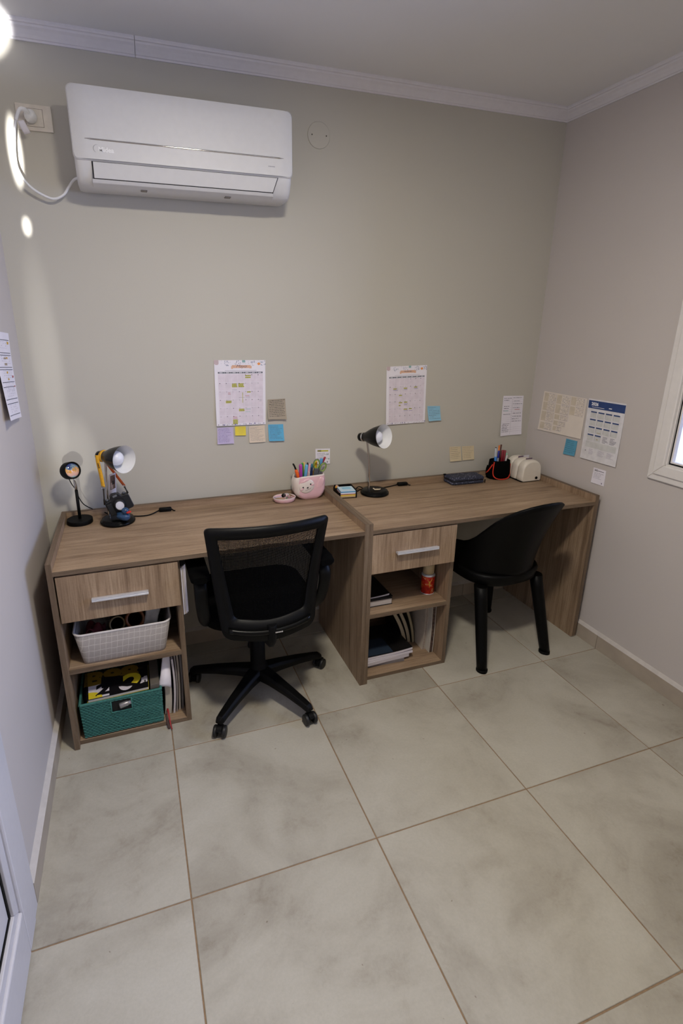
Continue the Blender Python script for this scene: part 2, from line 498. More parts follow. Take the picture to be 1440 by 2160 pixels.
part('pane', MB().add([(XR + 0.022, WY0 + 0.02, WZ0 + 0.02), (XR + 0.022, WY1 - 0.02, WZ0 + 0.02), (XR + 0.022, WY1 - 0.02, WZ1 - 0.02), (XR + 0.022, WY0 + 0.02, WZ1 - 0.02)], [(0, 1, 2, 3)]), gm, win)
# neighbouring wall seen through the window
struct(part('wall_outside', MB().box(XR + 1.5, -4.5, -1.0, XR + 1.6, 3.0, 1.30), plain('pale_render', (160, 162, 172), 0.8, var=0.1, nscale=8, bmp=0.001), loc=(XR + 1.5, 0, 0)))

# white door in the left wall
dr = struct(bpy.data.objects.new('door_1', None)); link(dr)
def dframe(name, y0, y1, z0, z1, x0, x1, mat, bev=0.003):
    part(name, MB().box(x0, y0, z0, x1, y1, z1), mat, dr, bev=bev, loc=((x0 + x1) / 2, (y0 + y1) / 2, z0))
dwhite = plain('white_door_profile', (206, 204, 208), 0.35, var=0.02)
# leaf: stiles and rails around a panel, standing a little proud of the wall
dframe('door_frame', DY1 - 0.016, DY1 + 0.030, 0.0, DZ1 + 0.03, XL - 0.05, XL + 0.016, dwhite)
dframe('door_frame', DY0 - 0.030, DY0 + 0.016, 0.0, DZ1 + 0.03, XL - 0.05, XL + 0.016, dwhite)
dframe('door_frame', DY0, DY1, DZ1 - 0.016, DZ1 + 0.03, XL - 0.05, XL + 0.016, dwhite)
SY1, SY0 = DY1 - 0.019, DY0 + 0.019
dframe('stile', SY1 - 0.085, SY1, 0.006, DZ1 - 0.02, XL - 0.03, XL + 0.020, dwhite, 0.005)
dframe('stile', SY0, SY0 + 0.085, 0.006, DZ1 - 0.02, XL - 0.03, XL + 0.020, dwhite, 0.005)
dframe('bottom_rail', SY0 + 0.086, SY1 - 0.086, 0.006, 0.16, XL - 0.03, XL + 0.020, dwhite, 0.005)
dframe('top_rail', SY0 + 0.086, SY1 - 0.086, DZ1 - 0.13, DZ1 - 0.02, XL - 0.03, XL + 0.020, dwhite, 0.005)
py0, py1, pz0, pz1 = SY0 + 0.086, SY1 - 0.086, 0.16, DZ1 - 0.13
for nm, w, x1, mat in (('glazing_bead', 0.034, XL + 0.012, dwhite), ('gasket', 0.044, XL + 0.004, M['black'])):
    for q in ([(py0, pz0), (py1, pz0), (py1 - w, pz0 + w), (py0 + w, pz0 + w)], [(py1, pz0), (py1, pz1), (py1 - w, pz1 - w), (py1 - w, pz0 + w)],
              [(py1, pz1), (py0, pz1), (py0 + w, pz1 - w), (py1 - w, pz1 - w)], [(py0, pz1), (py0, pz0), (py0 + w, pz0 + w), (py0 + w, pz1 - w)]):
        part(nm, MB().prism(q, XL - 0.02, x1, 'x'), mat, dr, bev=0.002)
dframe('door_panel', py0 + 0.03, py1 - 0.03, pz0 + 0.03, pz1 - 0.03, XL - 0.02, XL + 0.001, dwhite, None)
# ceiling lamp (behind the top edge of the view)
em, et, eb = nt('lamp_diffuser')
eb.inputs['Base Color'].default_value = (0.9, 0.88, 0.84, 1); eb.inputs['Emission Color'].default_value = (1, 0.82, 0.6, 1); eb.inputs['Emission Strength'].default_value = 9.0
cl = thing('ceiling_lamp', 'round white flush ceiling lamp with a warm diffuser', 'lamp', (0.42, -0.90, ZC))
part('rim', MB().lathe([(0.15, 0), (0.155, -0.02), (0.15, -0.045), (0.128, -0.045), (0.128, -0.03)], 40, T=Matrix.Translation((0.42, -0.9, ZC)), cap1=False), M['white'], cl)
part('diffuser', MB().lathe([(0.128, -0.030), (0.127, -0.05), (0.09, -0.062), (0.03, -0.067)], 40, T=Matrix.Translation((0.42, -0.9, ZC)), cap0=False), em, cl)
# ------------------------------------------------------------------ desks
DT, DB, HR = 0.775, 0.757, 0.8057      # desktop top, underside, top of the raised rims
YD, YR = 0.120, 0.672                  # desk front, front of the back rim
PF = 0.146                             # front of the drawer unit
def board(name, x0, y0, z0, x1, y1, z1, mat, parent, label=None, bev=0.0008):
    o = part(name, MB().box(x0, y0, z0, x1, y1, z1), mat, parent, label, bev=bev)
    if name in ('tabletop', 'side_panel', 'unit_panel', 'shelf', 'unit_base'):
        up = name.endswith('panel')
        part('edge_band', MB().box(x0, y0 - 0.0008, z0 + 0.0003, x1, y0 + 0.0001, z1), M['edge_z'] if up else M['edge'], o, 'darker front edge band')
    if name == 'side_panel':
        part('edge_band', MB().box(x0, y0 - 0.0008, z1 - 0.0001, x1, y1, z1 + 0.0006), M['edge_y'], o, 'darker top edge band')
    if name == 'back_rim':
        part('edge_band', MB().box(x0, y0 - 0.0004, z1 - 0.0001, x1, y1, z1 + 0.0006), M['edge'], o, 'darker top edge band')
    return o
def make_desk(label, xa, xb, t_l, t_r, px, pleft, dx0, dx1, hx0, hx1, hz, cut_foot):
    """xa..xb outer width; px = x range of the drawer unit's inner panel"""
    d = thing('desk', label, 'desk', ((xa + xb) / 2, (YD + 0.69) / 2, 0))
    il, ir = xa + t_l, xb - t_r
    board('tabletop', il, YD, DB, ir, YR, DT, M['wood_x'], d)
    board('back_rim', il, YR, 0.60, ir, YR + 0.018, HR, M['wood_x'], d)
    def side(x0, x1):
        if cut_foot and x0 > 2.0:
            pr_ = [(YD + 0.045, 0), (YR + 0.018, 0), (YR + 0.018, HR), (YD, HR), (YD, 0.03), (YD + 0.012, 0.008)]
            pr_ = [(YD + 0.012, 0.0), (YR + 0.018, 0), (YR + 0.018, HR), (YD, HR), (YD, 0.012), (YD + 0.004, 0.004)]
            o = part('side_panel', MB().prism(pr_, x0, x1, 'x'), M['wood_z'], d, bev=0.0008)
            part('edge_band', MB().box(x0, YD - 0.0008, 0.013, x1, YD + 0.0001, HR), M['edge_z'], o, 'darker front edge band')
            part('edge_band', MB().box(x0, YD - 0.0008, HR - 0.0001, x1, YR + 0.018, HR + 0.0006), M['edge_y'], o, 'darker top edge band')
        else: board('side_panel', x0, YD, 0, x1, YR + 0.018, HR, M['wood_z'], d)
    side(xa, il); side(ir, xb)
    # drawer unit below the left end
    board('unit_panel', px[0], PF, 0, px[1], 0.60, DB, M['wood_z'], d)
    board('unit_back', il, 0.60, 0, px[1], 0.612, DB, M['wood_z'], d)
    board('shelf', il, PF, 0.329, px[0], 0.60, 0.350, M['wood_x'], d)
    board('unit_base', il, PF, 0.0, px[0], 0.60, 0.018, M['wood_x'], d)
    board('rail', il, PF + 0.03, 0.545, px[0], 0.60, 0.560, M['wood_x'], d)
    dr_ = part('drawer', MB().box(dx0, 0.1225, 0.5655, dx1, 0.1415, 0.7495), M['wood_z'], d, 'drawer front with upright grain', bev=0.0008)
    part('drawer_box', MB().box(il + 0.012, 0.1425, 0.580, px[0] - 0.012, 0.56, 0.715), M['wood_y'], dr_)
    # aluminium bar handle with a grooved face
    hb = MB(); zc = hz
    hb.prism([(0.0985, zc - 0.0065), (0.102, zc - 0.0075), (0.1215, zc - 0.003), (0.1215, zc + 0.002), (0.108, zc + 0.0065), (0.0985, zc + 0.0065), (0.0985, zc + 0.0018), (0.1005, zc + 0.0005), (0.0985, zc - 0.0008)], hx0, hx1, 'x')
    part('handle', hb, M['alu'], dr_, 'aluminium bar handle', bev=0.0006)
    return d
desk1 = make_desk('left oak desk with the mesh office chair pushed under it', -0.3703, 0.8705, 0.0190, 0.0183, (0.067, 0.0865), True,
                  -0.346, 0.0785, -0.234, -0.036, 0.6525, False)
desk2 = make_desk('right oak desk with the solid black plastic chair pushed under it', 0.8715, 2.1180, 0.0183, 0.0215, (1.3045, 1.3235), True,
                  0.8915, 1.3095, 1.004, 1.209, 0.6595, True)
# ------------------------------------------------------------------ air conditioner
ac = thing('air_conditioner', 'white split air conditioner mounted high on the back wall', 'air conditioner', (0.263, YB, 2.10))
AX0, AX1, AF = -0.143, 0.669, YB - 0.198
def ac_body():
    mb = MB(); rings = []
    # side profile (y, z) of the lower casing, from the wall round the front and back along the underside
    prof = [(YB - 0.001, 2.395), (YB - 0.15, 2.395), (YB - 0.186, 2.37), (YB - 0.188, 2.172), (YB - 0.183, 2.150), (YB - 0.165, 2.118), (YB - 0.150, 2.102), (YB - 0.13, 2.094), (YB - 0.02, 2.094), (YB - 0.001, 2.102)]
    for x, k in ((AX0 + 0.003, 0.90), (AX0 + 0.006, 0.955), (AX0 + 0.016, 0.99), (AX0 + 0.032, 1.0), (AX1 - 0.032, 1.0), (AX1 - 0.016, 0.99), (AX1 - 0.006, 0.955), (AX1 - 0.003, 0.90)):
        rings.append([(x, YB + (y - YB) * k, 2.25 + (z - 2.25) * (0.55 + 0.45 * k)) for y, z in prof])
    mb.loft(rings, 0, True)
    return mb
part('casing', ac_body(), M['ac_white'], ac, bev=None)
# front panel: rounded rectangle, gently convex, wrapped ends
pn = MB(); rings = []
cx, cz, pw, ph = (AX0 + AX1) / 2, (2.4 + 2.166) / 2, AX1 - AX0, 2.4 - 2.166
for d, ins in ((0.020, 0.0005), (0.006, 0.0), (0.002, 0.0012), (0.0, 0.004)):
    ring = []
    for (px_, pz_) in rrect(pw - 2 * ins, ph - 2 * ins, 0.019 - ins * 0.5, 6, cx, cz):
        e = max(0.0, abs(px_ - cx) - (pw / 2 - 0.06)) / 0.06
        q = max(0.0, (pz_ - cz) - (ph / 2 - 0.05)) / 0.05
        ring.append((px_, AF + d + 0.012 * e * e + 0.008 * q * q, pz_))
    rings.append(ring)
pn.loft(rings, 0, True, cap0=True, cap1=False)
# flat face filled as a strip grid so that it follows the end curve
outl = rings[-1]
def face(u, v):
    x = AX0 + 0.004 + (pw - 0.008) * u; z = 2.17 + (ph - 0.008) * v
    return x, z
NX, NZ = 60, 8
lft = [p for p in outl]
def xlim(z):
    r = 0.017; a = abs(z - cz) - (ph / 2 - 0.004 - r)
    return (pw / 2 - 0.004) - (r - math.sqrt(max(0, r * r - a * a)) if a > 0 else 0)
vs = []; zl = [cz + (ph / 2 - 0.004) * math.sin(PI / 2 * (2 * j / 16 - 1)) for j in range(17)]
for j, z in enumerate(zl):
    xl_ = xlim(z)
    for i in range(NX + 1):
        x = cx + xl_ * math.sin(PI / 2 * (2 * i / NX - 1)) if False else cx + xl_ * (2 * i / NX - 1)
        e = max(0.0, abs(x - cx) - (pw / 2 - 0.06)) / 0.06
        q = max(0.0, (z - cz) - (ph / 2 - 0.05)) / 0.05
        vs.append((x, AF + 0.012 * e * e + 0.008 * q * q, z))
pn.add(vs, [(j * (NX + 1) + i, j * (NX + 1) + i + 1, (j + 1) * (NX + 1) + i + 1, (j + 1) * (NX + 1) + i) for j in range(16) for i in range(NX)], 0, True)
part('front_panel', pn, M['ac_white'], ac)
# chrome trim line
tr = MB(); n = 40; x0, x1 = -0.099, 0.628; rr = []
for i in range(n + 1):
    x = x0 + (x1 - x0) * i / n
    e = max(0.0, abs(x - cx) - (pw / 2 - 0.06)) / 0.06
    y = AF + 0.012 * e * e
    h = 0.0038 * min(1.0, math.sqrt(max(0.02, min(i, n - i) / 0.8)))
    rr.append([(x, y + 0.001, 2.232 - h), (x, y - 0.0012, 2.232 - h * 0.5), (x, y - 0.0016, 2.232 + h * 0.3), (x, y + 0.001, 2.232 + h)])
tr.loft(rr, 0, True)
part('trim_line', tr, M['chrome'], ac, 'thin chrome trim line')
def TXZ(x, y, z): return Matrix.Translation((x, y, z)) @ Matrix.Rotation(PI / 2, 4, 'X')
lg = text_mb('Midea', 0.0215, TXZ(-0.030, AF - 0.0006, 2.201), 0.0002, bold=0.0006)
part('lettering', lg, plain('silver_glint', (252, 252, 250), 0.2, 0.0), ac, 'silver maker lettering')  # near-white colour paints the glint on the silver letters
ar = MB()
for k, (a0, a1, r, w) in enumerate(((70, 250, 0.0125, 0.0022),)):
    P = []
    for i in range(13):
        a = math.radians(a0 + (a1 - a0) * i / 12); t = math.sin(PI * i / 12)
        P.append((r, w * t, a))
    o = [(-0.060 + (r_ + w_ / 2) * math.cos(a), 2.203 + (r_ + w_ / 2) * math.sin(a)) for r_, w_, a in P]
    q = [(-0.060 + (r_ - w_ / 2) * math.cos(a), 2.203 + (r_ - w_ / 2) * math.sin(a)) for r_, w_, a in reversed(P)]
    o2 = o + q[1:-1]
    ar.prism(o2, AF - 0.0008, AF - 0.0002, 'y')
part('emblem', ar, plain('silver_grey', (168, 168, 172), 0.3, 0.5), ac)
sw = MB()
o = []; q = []
for i in range(13):
    a = math.radians(100 - 190 * i / 12); w = 0.0028 * math.sin(PI * i / 12) + 0.0003
    o.append((0.592 + (0.010 + w) * math.cos(a), 2.198 + (0.008 + w) * math.sin(a))); q.append((0.592 + 0.010 * math.cos(a), 2.198 + 0.008 * math.sin(a)))
sw.prism(o + q[::-1], AF + 0.0002, AF + 0.0012, 'y')
for k in range(6): sw.box(0.566 + k * 0.0045, AF - 0.0002, 2.1985, 0.569 + k * 0.0045, AF + 0.0006, 2.2025)
part('emblem', sw, plain('grey_print', (150, 150, 156), 0.4), ac, 'small grey swoosh mark')
# louver flap over the dark outlet
lv = MB()
lv.hexa([(-0.0800, YB - 0.1770, 2.1142), (0.587, YB - 0.1770, 2.1142), (0.587, YB - 0.140, 2.1142), (-0.0800, YB - 0.140, 2.1142), (-0.079, YB - 0.1905, 2.1635), (0.604, YB - 0.1905, 2.1635), (0.604, YB - 0.17, 2.1635), (-0.079, YB - 0.17, 2.1635)])
part('louver', lv, M['ac_white'], ac, bev=0.001)
vt = MB().hexa([(-0.0835, YB - 0.174, 2.110), (0.588, YB - 0.174, 2.110), (0.588, YB - 0.12, 2.106), (-0.0835, YB - 0.12, 2.106), (-0.0835, YB - 0.1897, 2.1645), (0.607, YB - 0.1897, 2.1645), (0.607, YB - 0.15, 2.1645), (-0.0835, YB - 0.15, 2.1645)])
part('air_outlet', vt, M['dark'], ac)  # solid block, its dark colour stands for shade within the outlet
lp_ = MB()
lp_.hexa([(-0.088, YB - 0.166, 2.1005), (0.593, YB - 0.166, 2.1005), (0.593, YB - 0.13, 2.0925), (-0.088, YB - 0.13, 2.0925), (-0.088, YB - 0.1755, 2.1118), (0.588, YB - 0.1755, 2.1118), (0.588, YB - 0.14, 2.1118), (-0.088, YB - 0.14, 2.1118)])
part('lower_lip', lp_, M['ac_white'], ac, bev=0.002)
for x in (0.08, 0.40):
    part('clip', MB().box(x, YB - 0.140, 2.0905, x + 0.024, YB - 0.118, 2.0955), plain('clip_grey', (120, 112, 106), 0.5), ac, bev=0.002)
# power cord, plug and paper tag
P = [(-0.281, YB - 0.045, 2.331), (-0.292, YB - 0.062, 2.338), (-0.308, YB - 0.070, 2.333), (-0.325, YB - 0.068, 2.30), (-0.335, YB - 0.062, 2.26), (-0.344, YB - 0.055, 2.20), (-0.343, YB - 0.048, 2.15), (-0.318, YB - 0.042, 2.103), (-0.275, YB - 0.038, 2.073), (-0.235, YB - 0.035, 2.062), (-0.20, YB - 0.035, 2.078), (-0.178, YB - 0.04, 2.105), (-0.155, YB - 0.05, 2.130), (-0.135, YB - 0.06, 2.135)]
pc = part('power_cord', MB().tube(spline(P, 6), 0.0046, 8), M['white'], ac, 'white power cord looping to the wall outlet')
part('plug', MB().lathe([(0.019, 0.0005), (0.021, 0.012), (0.020, 0.030), (0.015, 0.040), (0.008, 0.044)], 20, T=TXZ(-0.279, YB - 0.0095, 2.329)), M['white'], pc)
part('cord_sleeve', MB().tube(spline(P[:4], 6), [0.009, 0.009, 0.0085, 0.0085, 0.008, 0.008, 0.0075, 0.0075, 0.007, 0.007, 0.0065, 0.0065, 0.006, 0.006, 0.006, 0.006, 0.006, 0.006, 0.006], 8), M['white'], pc)
tg = MB(); tg.grid(lambda u, v: (-0.322 + 0.022 * u + 0.016 * v, YB - 0.060 + 0.02 * v * v, 2.300 + 0.012 * u - 0.034 * v - 0.006 * u), 4, 6)
tgo = part('cord_tag', tg, M['paper'], pc, solid=0.0004)
tl = MB()
for k in range(5):
    tl.grid(lambda u, v, k=k: (-0.322 + 0.022 * (0.1 + 0.8 * u) + 0.016 * (0.35 + 0.12 * k + 0.03 * v), YB - 0.0606 + 0.02 * (0.35 + 0.12 * k) ** 2, 2.300 + 0.006 * (0.1 + 0.8 * u) - 0.034 * (0.35 + 0.12 * k + 0.03 * v)), 1, 1)
# ------------------------------------------------------------------ wall outlet and cover plate
wo = thing('wall_outlet', 'cream double wall outlet beside the air conditioner with a plug in it', 'outlet', (-0.269, YB, 2.331))
part('plate', MB().box(-0.3285, YB - 0.008, 2.289, -0.209, YB - 0.0001, 2.3735), plain('cream_plastic', (214, 206, 194), 0.35), wo, bev=0.002)
part('module', MB().box(-0.298, YB - 0.0095, 2.303, -0.240, YB - 0.007, 2.359), plain('cream_plastic', (214, 206, 194), 0.35), wo, bev=0.0008)
gr = MB()
for q in ((-0.2992, 2.3018, -0.2388, 2.303), (-0.2992, 2.359, -0.2388, 2.3602), (-0.2992, 2.3018, -0.298, 2.3602), (-0.240, 2.3018, -0.2388, 2.3602)):
    gr.box(q[0], YB - 0.0083, q[1], q[2], YB - 0.007, q[3])
part('seam', gr, plain('seam_brown', (116, 104, 92), 0.7), wo)
cp_ = thing('cover_plate', 'round wall coloured junction cover with two screws right of the air conditioner', 'cover plate', (0.843, YB, 2.386))
part('disc', MB().lathe([(0.0515, 0.0002), (0.0515, 0.0022), (0.0495, 0.0036)], 40, T=TXZ(0.843, YB, 2.3855)), M['wall_back'], cp_)
for x in (0.811, 0.8765):
    part('screw', MB().lathe([(0.003, 0.0034), (0.003, 0.0042)], 10, T=TXZ(x, YB, 2.3855)), plain('screw_hole', (90, 84, 76), 0.5, 0.4), cp_)
# ------------------------------------------------------------------ papers on the walls
class Sheet:
    """sheet of paper on a wall; corners TL, TR, BR, BL given as (u, v) on that wall"""
    def __init__(s, wall, corners, lift=0.003, base=0.0012, lift_side=0.0, curl=0.0):
        s.w = wall; s.c = corners; s.lift = lift; s.base = base; s.ls = lift_side; s.curl = curl
    def p(s, a, t, out=0.0):
        (x0, z0), (x1, z1), (x2, z2), (x3, z3) = s.c
        u = (x0 * (1 - a) + x1 * a) * (1 - t) + (x3 * (1 - a) + x2 * a) * t
        v = (z0 * (1 - a) + z1 * a) * (1 - t) + (z3 * (1 - a) + z2 * a) * t
        d = s.base + s.lift * t * t + s.ls * (1 - a) ** 2 * t + s.curl * abs(2 * a - 1) ** 3 * t ** 3 + out
        if s.w == 'back': return (u, YB - d, v)
        if s.w == 'right': return (XR - d, u, v)
        return (XL + d, u, v)
    def make(s, name, mat, label, cat, group=None):
        mb = MB().grid(lambda a, t: s.p(a, t), 10, 14, 0, False)
        c = s.p(0.5, 0.5); c = s.p(0.5, 0.0)
        s.o = part(name, mb, mat, None, loc=c, solid=0.0005, weld=False)
        tag(s.o, label, cat, group); return s
    def ink(s, rects, mats, name='print', label=None, out=0.0009):
        mb = MB()
        for a0, t0, a1, t1, m in rects:
            n = max(1, int(abs(t1 - t0) / 0.1)); k = max(1, int(abs(a1 - a0) / 0.25))
            mb.grid(lambda i, j: s.p(a0 + (a1 - a0) * i, t0 + (t1 - t0) * j, out + 0.00004 * m), k, n, m, False)
        return part(name, mb, mats, s.o, label, weld=False)
    def text(s, body, a, t, size, mat, bold=0.0, shear=0.0, sx=1.0, name='lettering'):
        o = Vector(s.p(a, t, 0.0012)); r = (Vector(s.p(a + 0.05, t, 0.0012)) - o).normalized(); d = (o - Vector(s.p(a, t + 0.05, 0.0012))).normalized()
        n = r.cross(d)
        T = Matrix((r, d, n)).transposed().to_4x4(); T.translation = o
        return part(name, text_mb(body, size, T, bold=bold, shear=shear, sx=sx), mat, s.o, weld=False)
def hand(a0, a1, ts, h, m, dens=0.8, rag=0.35, seed=1, slope=0.0):
    """ragged lines of hand-written words"""
    r = random.Random(seed); out = []
    for t in ts:
        a = a0 + r.uniform(0, 0.04); end = a1 - r.uniform(0, rag) * (a1 - a0)
        while a < end:
            w = min(r.uniform(0.03, 0.14), end - a)
            out.append((a, t + slope * a - h * r.uniform(0.35, 0.6), a + w, t + slope * a + h * r.uniform(0.3, 0.55), m))
            a += w + r.uniform(0.012, 0.03)
    return out
HL = plain('green_highlighter', (190, 186, 62), 0.8); PEACH = plain('peach_print', (222, 178, 150), 0.8)
GREYB = plain('slate_print', (110, 112, 122), 0.8); NAVY = plain('navy_print', (42, 66, 118), 0.75)
PINKC = plain('pink_cell_print', (222, 212, 222), 0.8); SPRIG = plain('sprig_print', (136, 144, 168), 0.8)
TEALP = plain('teal_print', (140, 178, 178), 0.8); ORNG = plain('orange_print', (232, 150, 78), 0.8); MAUVE = plain('mauve_print', (196, 176, 180), 0.8)
WHITEP = plain('white_print', (240, 240, 244), 0.8); REDP = plain('red_print', (176, 92, 92), 0.8); OLIVE = plain('olive_ink', (98, 104, 50), 0.8)

def month_calendar(corners, label, marks, title, lift, seed):
    s = Sheet('back', corners, lift=lift, lift_side=0.004).make('wall_calendar', M['paper'], label, 'calendar', 'month calendars on the back wall')
    r = random.Random(seed)
    mats = [PINKC, GREYB, SPRIG, PEACH, TEALP, ORNG, MAUVE, HL, M['ink'], M['ink_soft'], WHITEP, REDP, OLIVE, M['ink_blue']]
    q = []
    # 7 x 6 pink cells
    for i in range(7):
        for j in range(6):
            a0 = 0.065 + i * 0.1265; t0 = 0.205 + j * 0.127
            q.append((a0 + 0.002, t0 + 0.002, a0 + 0.1245, t0 + 0.125, 0))
        q.append((0.065 + i * 0.1265, 0.175, 0.065 + i * 0.1265 + 0.121, 0.199, 1))
        q.append((0.065 + i * 0.1265 + 0.03, 0.183, 0.065 + i * 0.1265 + 0.09, 0.191, 10))
    # header: banner, sprigs, flowers, dotted line
    q += [(0.34, 0.075, 0.70, 0.118, 3), (0.325, 0.09, 0.36, 0.13, 3), (0.68, 0.085, 0.725, 0.124, 3), (0.20, 0.152, 0.82, 0.157, 9)]
    for cxx in (0.23, 0.46, 0.75, 0.95):
        for k in range(16):
            a = cxx + r.uniform(-0.06, 0.05); t = r.uniform(0.003, 0.075)
            q.append((a, t, a + r.uniform(0.004, 0.012), t + r.uniform(0.006, 0.02), 2))
    for k in range(26):
        a = r.uniform(0.1, 0.95); t = r.uniform(0.0, 0.06); q.append((a, t, a + 0.008, t + 0.006, r.choice((4, 6, 9))))
    q += [(0.0, 0.0, 0.085, 0.06, 6), (0.02, 0.06, 0.07, 0.07, 6), (0.54, 0.0, 0.6, 0.035, 4), (0.84, 0.045, 0.90, 0.065, 5), (0.855, 0.035, 0.885, 0.075, 5)]
    # bottom ornament and day numbers
    for k in range(30):
        a = r.uniform(0.0, 0.98); q.append((a, 0.965 + r.uniform(0, 0.025), a + 0.02, 0.97 + r.uniform(0, 0.025), r.choice((9, 9, 13))))
    for i in range(7):
        for j in range(6):
            a0 = 0.065 + i * 0.1265 + 0.02; t0 = 0.205 + j * 0.127 + 0.012
            if (j, i) >= (0, 4): q.append((a0, t0, a0 + 0.017, t0 + 0.011, 8 if r.random() < .6 else 9))
    for a, t, w, n, m in marks:
        for k in range(n):
            tt = t + k * 0.020
            if m == 7:
                q.append((a, tt, a + w * r.uniform(0.8, 1), tt + 0.017, 7))
                x = a + 0.006
                while x < a + w * 0.85:
                    l = r.uniform(0.015, 0.04); q.append((x, tt + 0.005, min(x + l, a + w), tt + 0.0105, 12)); x += l + 0.008
            else:
                q.append((a, tt + 0.004, a + w * r.uniform(0.7, 1), tt + 0.010, m))
    s.ink(q, mats)
    if title: s.text(title, 0.52, 0.092, 0.019, M['ink'], shear=0.35, sx=1.2)
    else:
        s.ink([(0.42 + k * 0.03, 0.088 - 0.004 * (k % 2), 0.44 + k * 0.03, 0.098 + 0.003 * (k % 2), 0) for k in range(7)], [GREYB], out=0.0018)
    return s
month_calendar([(0.343, 1.450), (0.583, 1.446), (0.577, 1.143), (0.339, 1.147)], 'month calendar of many highlighted entries with sticky notes taped below it',
    [(0.595, 0.225, 0.115, 1, 7), (0.595, 0.252, 0.125, 1, 7), (0.33, 0.35, 0.11, 3, 7), (0.455, 0.35, 0.12, 3, 7), (0.33, 0.44, 0.12, 1, 9),
     (0.25, 0.485, 0.06, 2, 11), (0.625, 0.475, 0.08, 1, 7), (0.585, 0.535, 0.12, 1, 11), (0.60, 0.555, 0.09, 1, 9), (0.20, 0.612, 0.115, 2, 7), (0.455, 0.742, 0.12, 2, 7),
     (0.60, 0.735, 0.11, 1, 4), (0.60, 0.755, 0.11, 1, 9), (0.585, 0.785, 0.12, 1, 4), (0.33, 0.86, 0.11, 2, 11), (0.33, 0.905, 0.11, 4, 7), (0.53, 0.49, 0.012, 8, 7), (0.46, 0.56, 0.14, 1, 9), (0.87, 0.60, 0.07, 2, 9)], 'Mayo', 0.005, 3)
month_calendar([(1.217, 1.401), (1.450, 1.405), (1.457, 1.103), (1.223, 1.102)], 'month calendar with few highlighted entries above the right desk lamp',
    [(0.17, 0.375, 0.10, 1, 7), (0.17, 0.40, 0.12, 1, 13), (0.43, 0.37, 0.10, 1, 7), (0.43, 0.395, 0.11, 1, 13), (0.69, 0.36, 0.10, 1, 7), (0.69, 0.385, 0.10, 1, 13),
     (0.315, 0.49, 0.085, 1, 7), (0.315, 0.517, 0.08, 1, 9), (0.315, 0.618, 0.09, 1, 7), (0.445, 0.612, 0.09, 1, 7), (0.445, 0.64, 0.10, 2, 13), (0.315, 0.665, 0.05, 1, 7),
     (0.44, 0.735, 0.11, 1, 7), (0.575, 0.730, 0.09, 1, 7), (0.44, 0.76, 0.11, 1, 13), (0.575, 0.765, 0.10, 1, 13)], '', 0.005, 8)

GN = 'sticky notes on the walls'
def sticky(wall, corners, col, cname, label, lines, seed, ink='ink', lift=0.006, a0=0.06, a1=0.97, rag=0.35, h=0.02, slope=0.0, t0=0.09, t1=0.95, curl=0.0):
    s = Sheet(wall, corners, lift=lift, curl=curl).make('sticky_note', plain(cname, col, 0.8, var=0.03, nscale=20), label, 'sticky note', GN)
    ts = [t0 + (t1 - t0) * k / lines for k in range(lines)]
    s.ink(hand(a0, a1, ts, h, 0, seed=seed, rag=rag, slope=slope), [M[ink]])
    return s
sticky('back', [(0.342, 1.138), (0.417, 1.137), (0.419, 1.058), (0.339, 1.059)], (196, 184, 216), 'lilac_note', 'lilac sticky note under the left end of the left calendar', 11, 11, 'ink_blue', rag=0.5)
sticky('back', [(0.427, 1.139), (0.479, 1.137), (0.478, 1.094), (0.426, 1.096)], (226, 206, 70), 'yellow_note', 'small yellow sticky note under the left calendar', 6, 12, 'ink_tan', a0=0.3, rag=0.3)
sticky('back', [(0.495, 1.135), (0.572, 1.139), (0.574, 1.055), (0.494, 1.056)], (220, 204, 184), 'cream_note', 'cream sticky note right of the small yellow note', 12, 13, 'ink', rag=0.6, h=0.012)
sticky('back', [(0.590, 1.139), (0.666, 1.137), (0.669, 1.055), (0.591, 1.058)], (96, 176, 214), 'blue_note', 'bright blue sticky note directly below the brown note', 10, 14, 'ink', rag=0.5, lift=0.009)
sticky('back', [(0.590, 1.261), (0.678, 1.262), (0.680, 1.163), (0.587, 1.167)], (166, 154, 136), 'brown_note', 'creased brown handwritten note right of the left calendar', 10, 15, 'ink_dark', lift=0.012, rag=0.15, slope=-0.05, curl=0.006)
sticky('back', [(1.469, 1.189), (1.547, 1.186), (1.555, 1.109), (1.479, 1.108)], (142, 192, 216), 'pale_blue_note', 'pale blue sticky note right of the right calendar', 8, 16, 'ink', lift=0.010, rag=0.7)
sticky('back', [(1.628, 0.954), (1.701, 0.951), (1.711, 0.869), (1.637, 0.869)], (212, 196, 162), 'buff_note', 'left one of two buff notes above the navy pouch', 7, 17, 'ink', h=0.014, lift=0.007)
sticky('back', [(1.710, 0.950), (1.789, 0.949), (1.796, 0.870), (1.719, 0.870)], (212, 196, 162), 'buff_note', 'right one of two buff notes above the navy pouch', 7, 18, 'ink', h=0.014)
sticky('right', [(0.418, 1.029), (0.341, 1.030), (0.342, 0.950), (0.420, 0.945)], (88, 156, 184), 'deep_blue_note', 'blue sticky note on the right wall below the tabled sheet', 7, 19, 'ink_dark', h=0.014, rag=0.3)

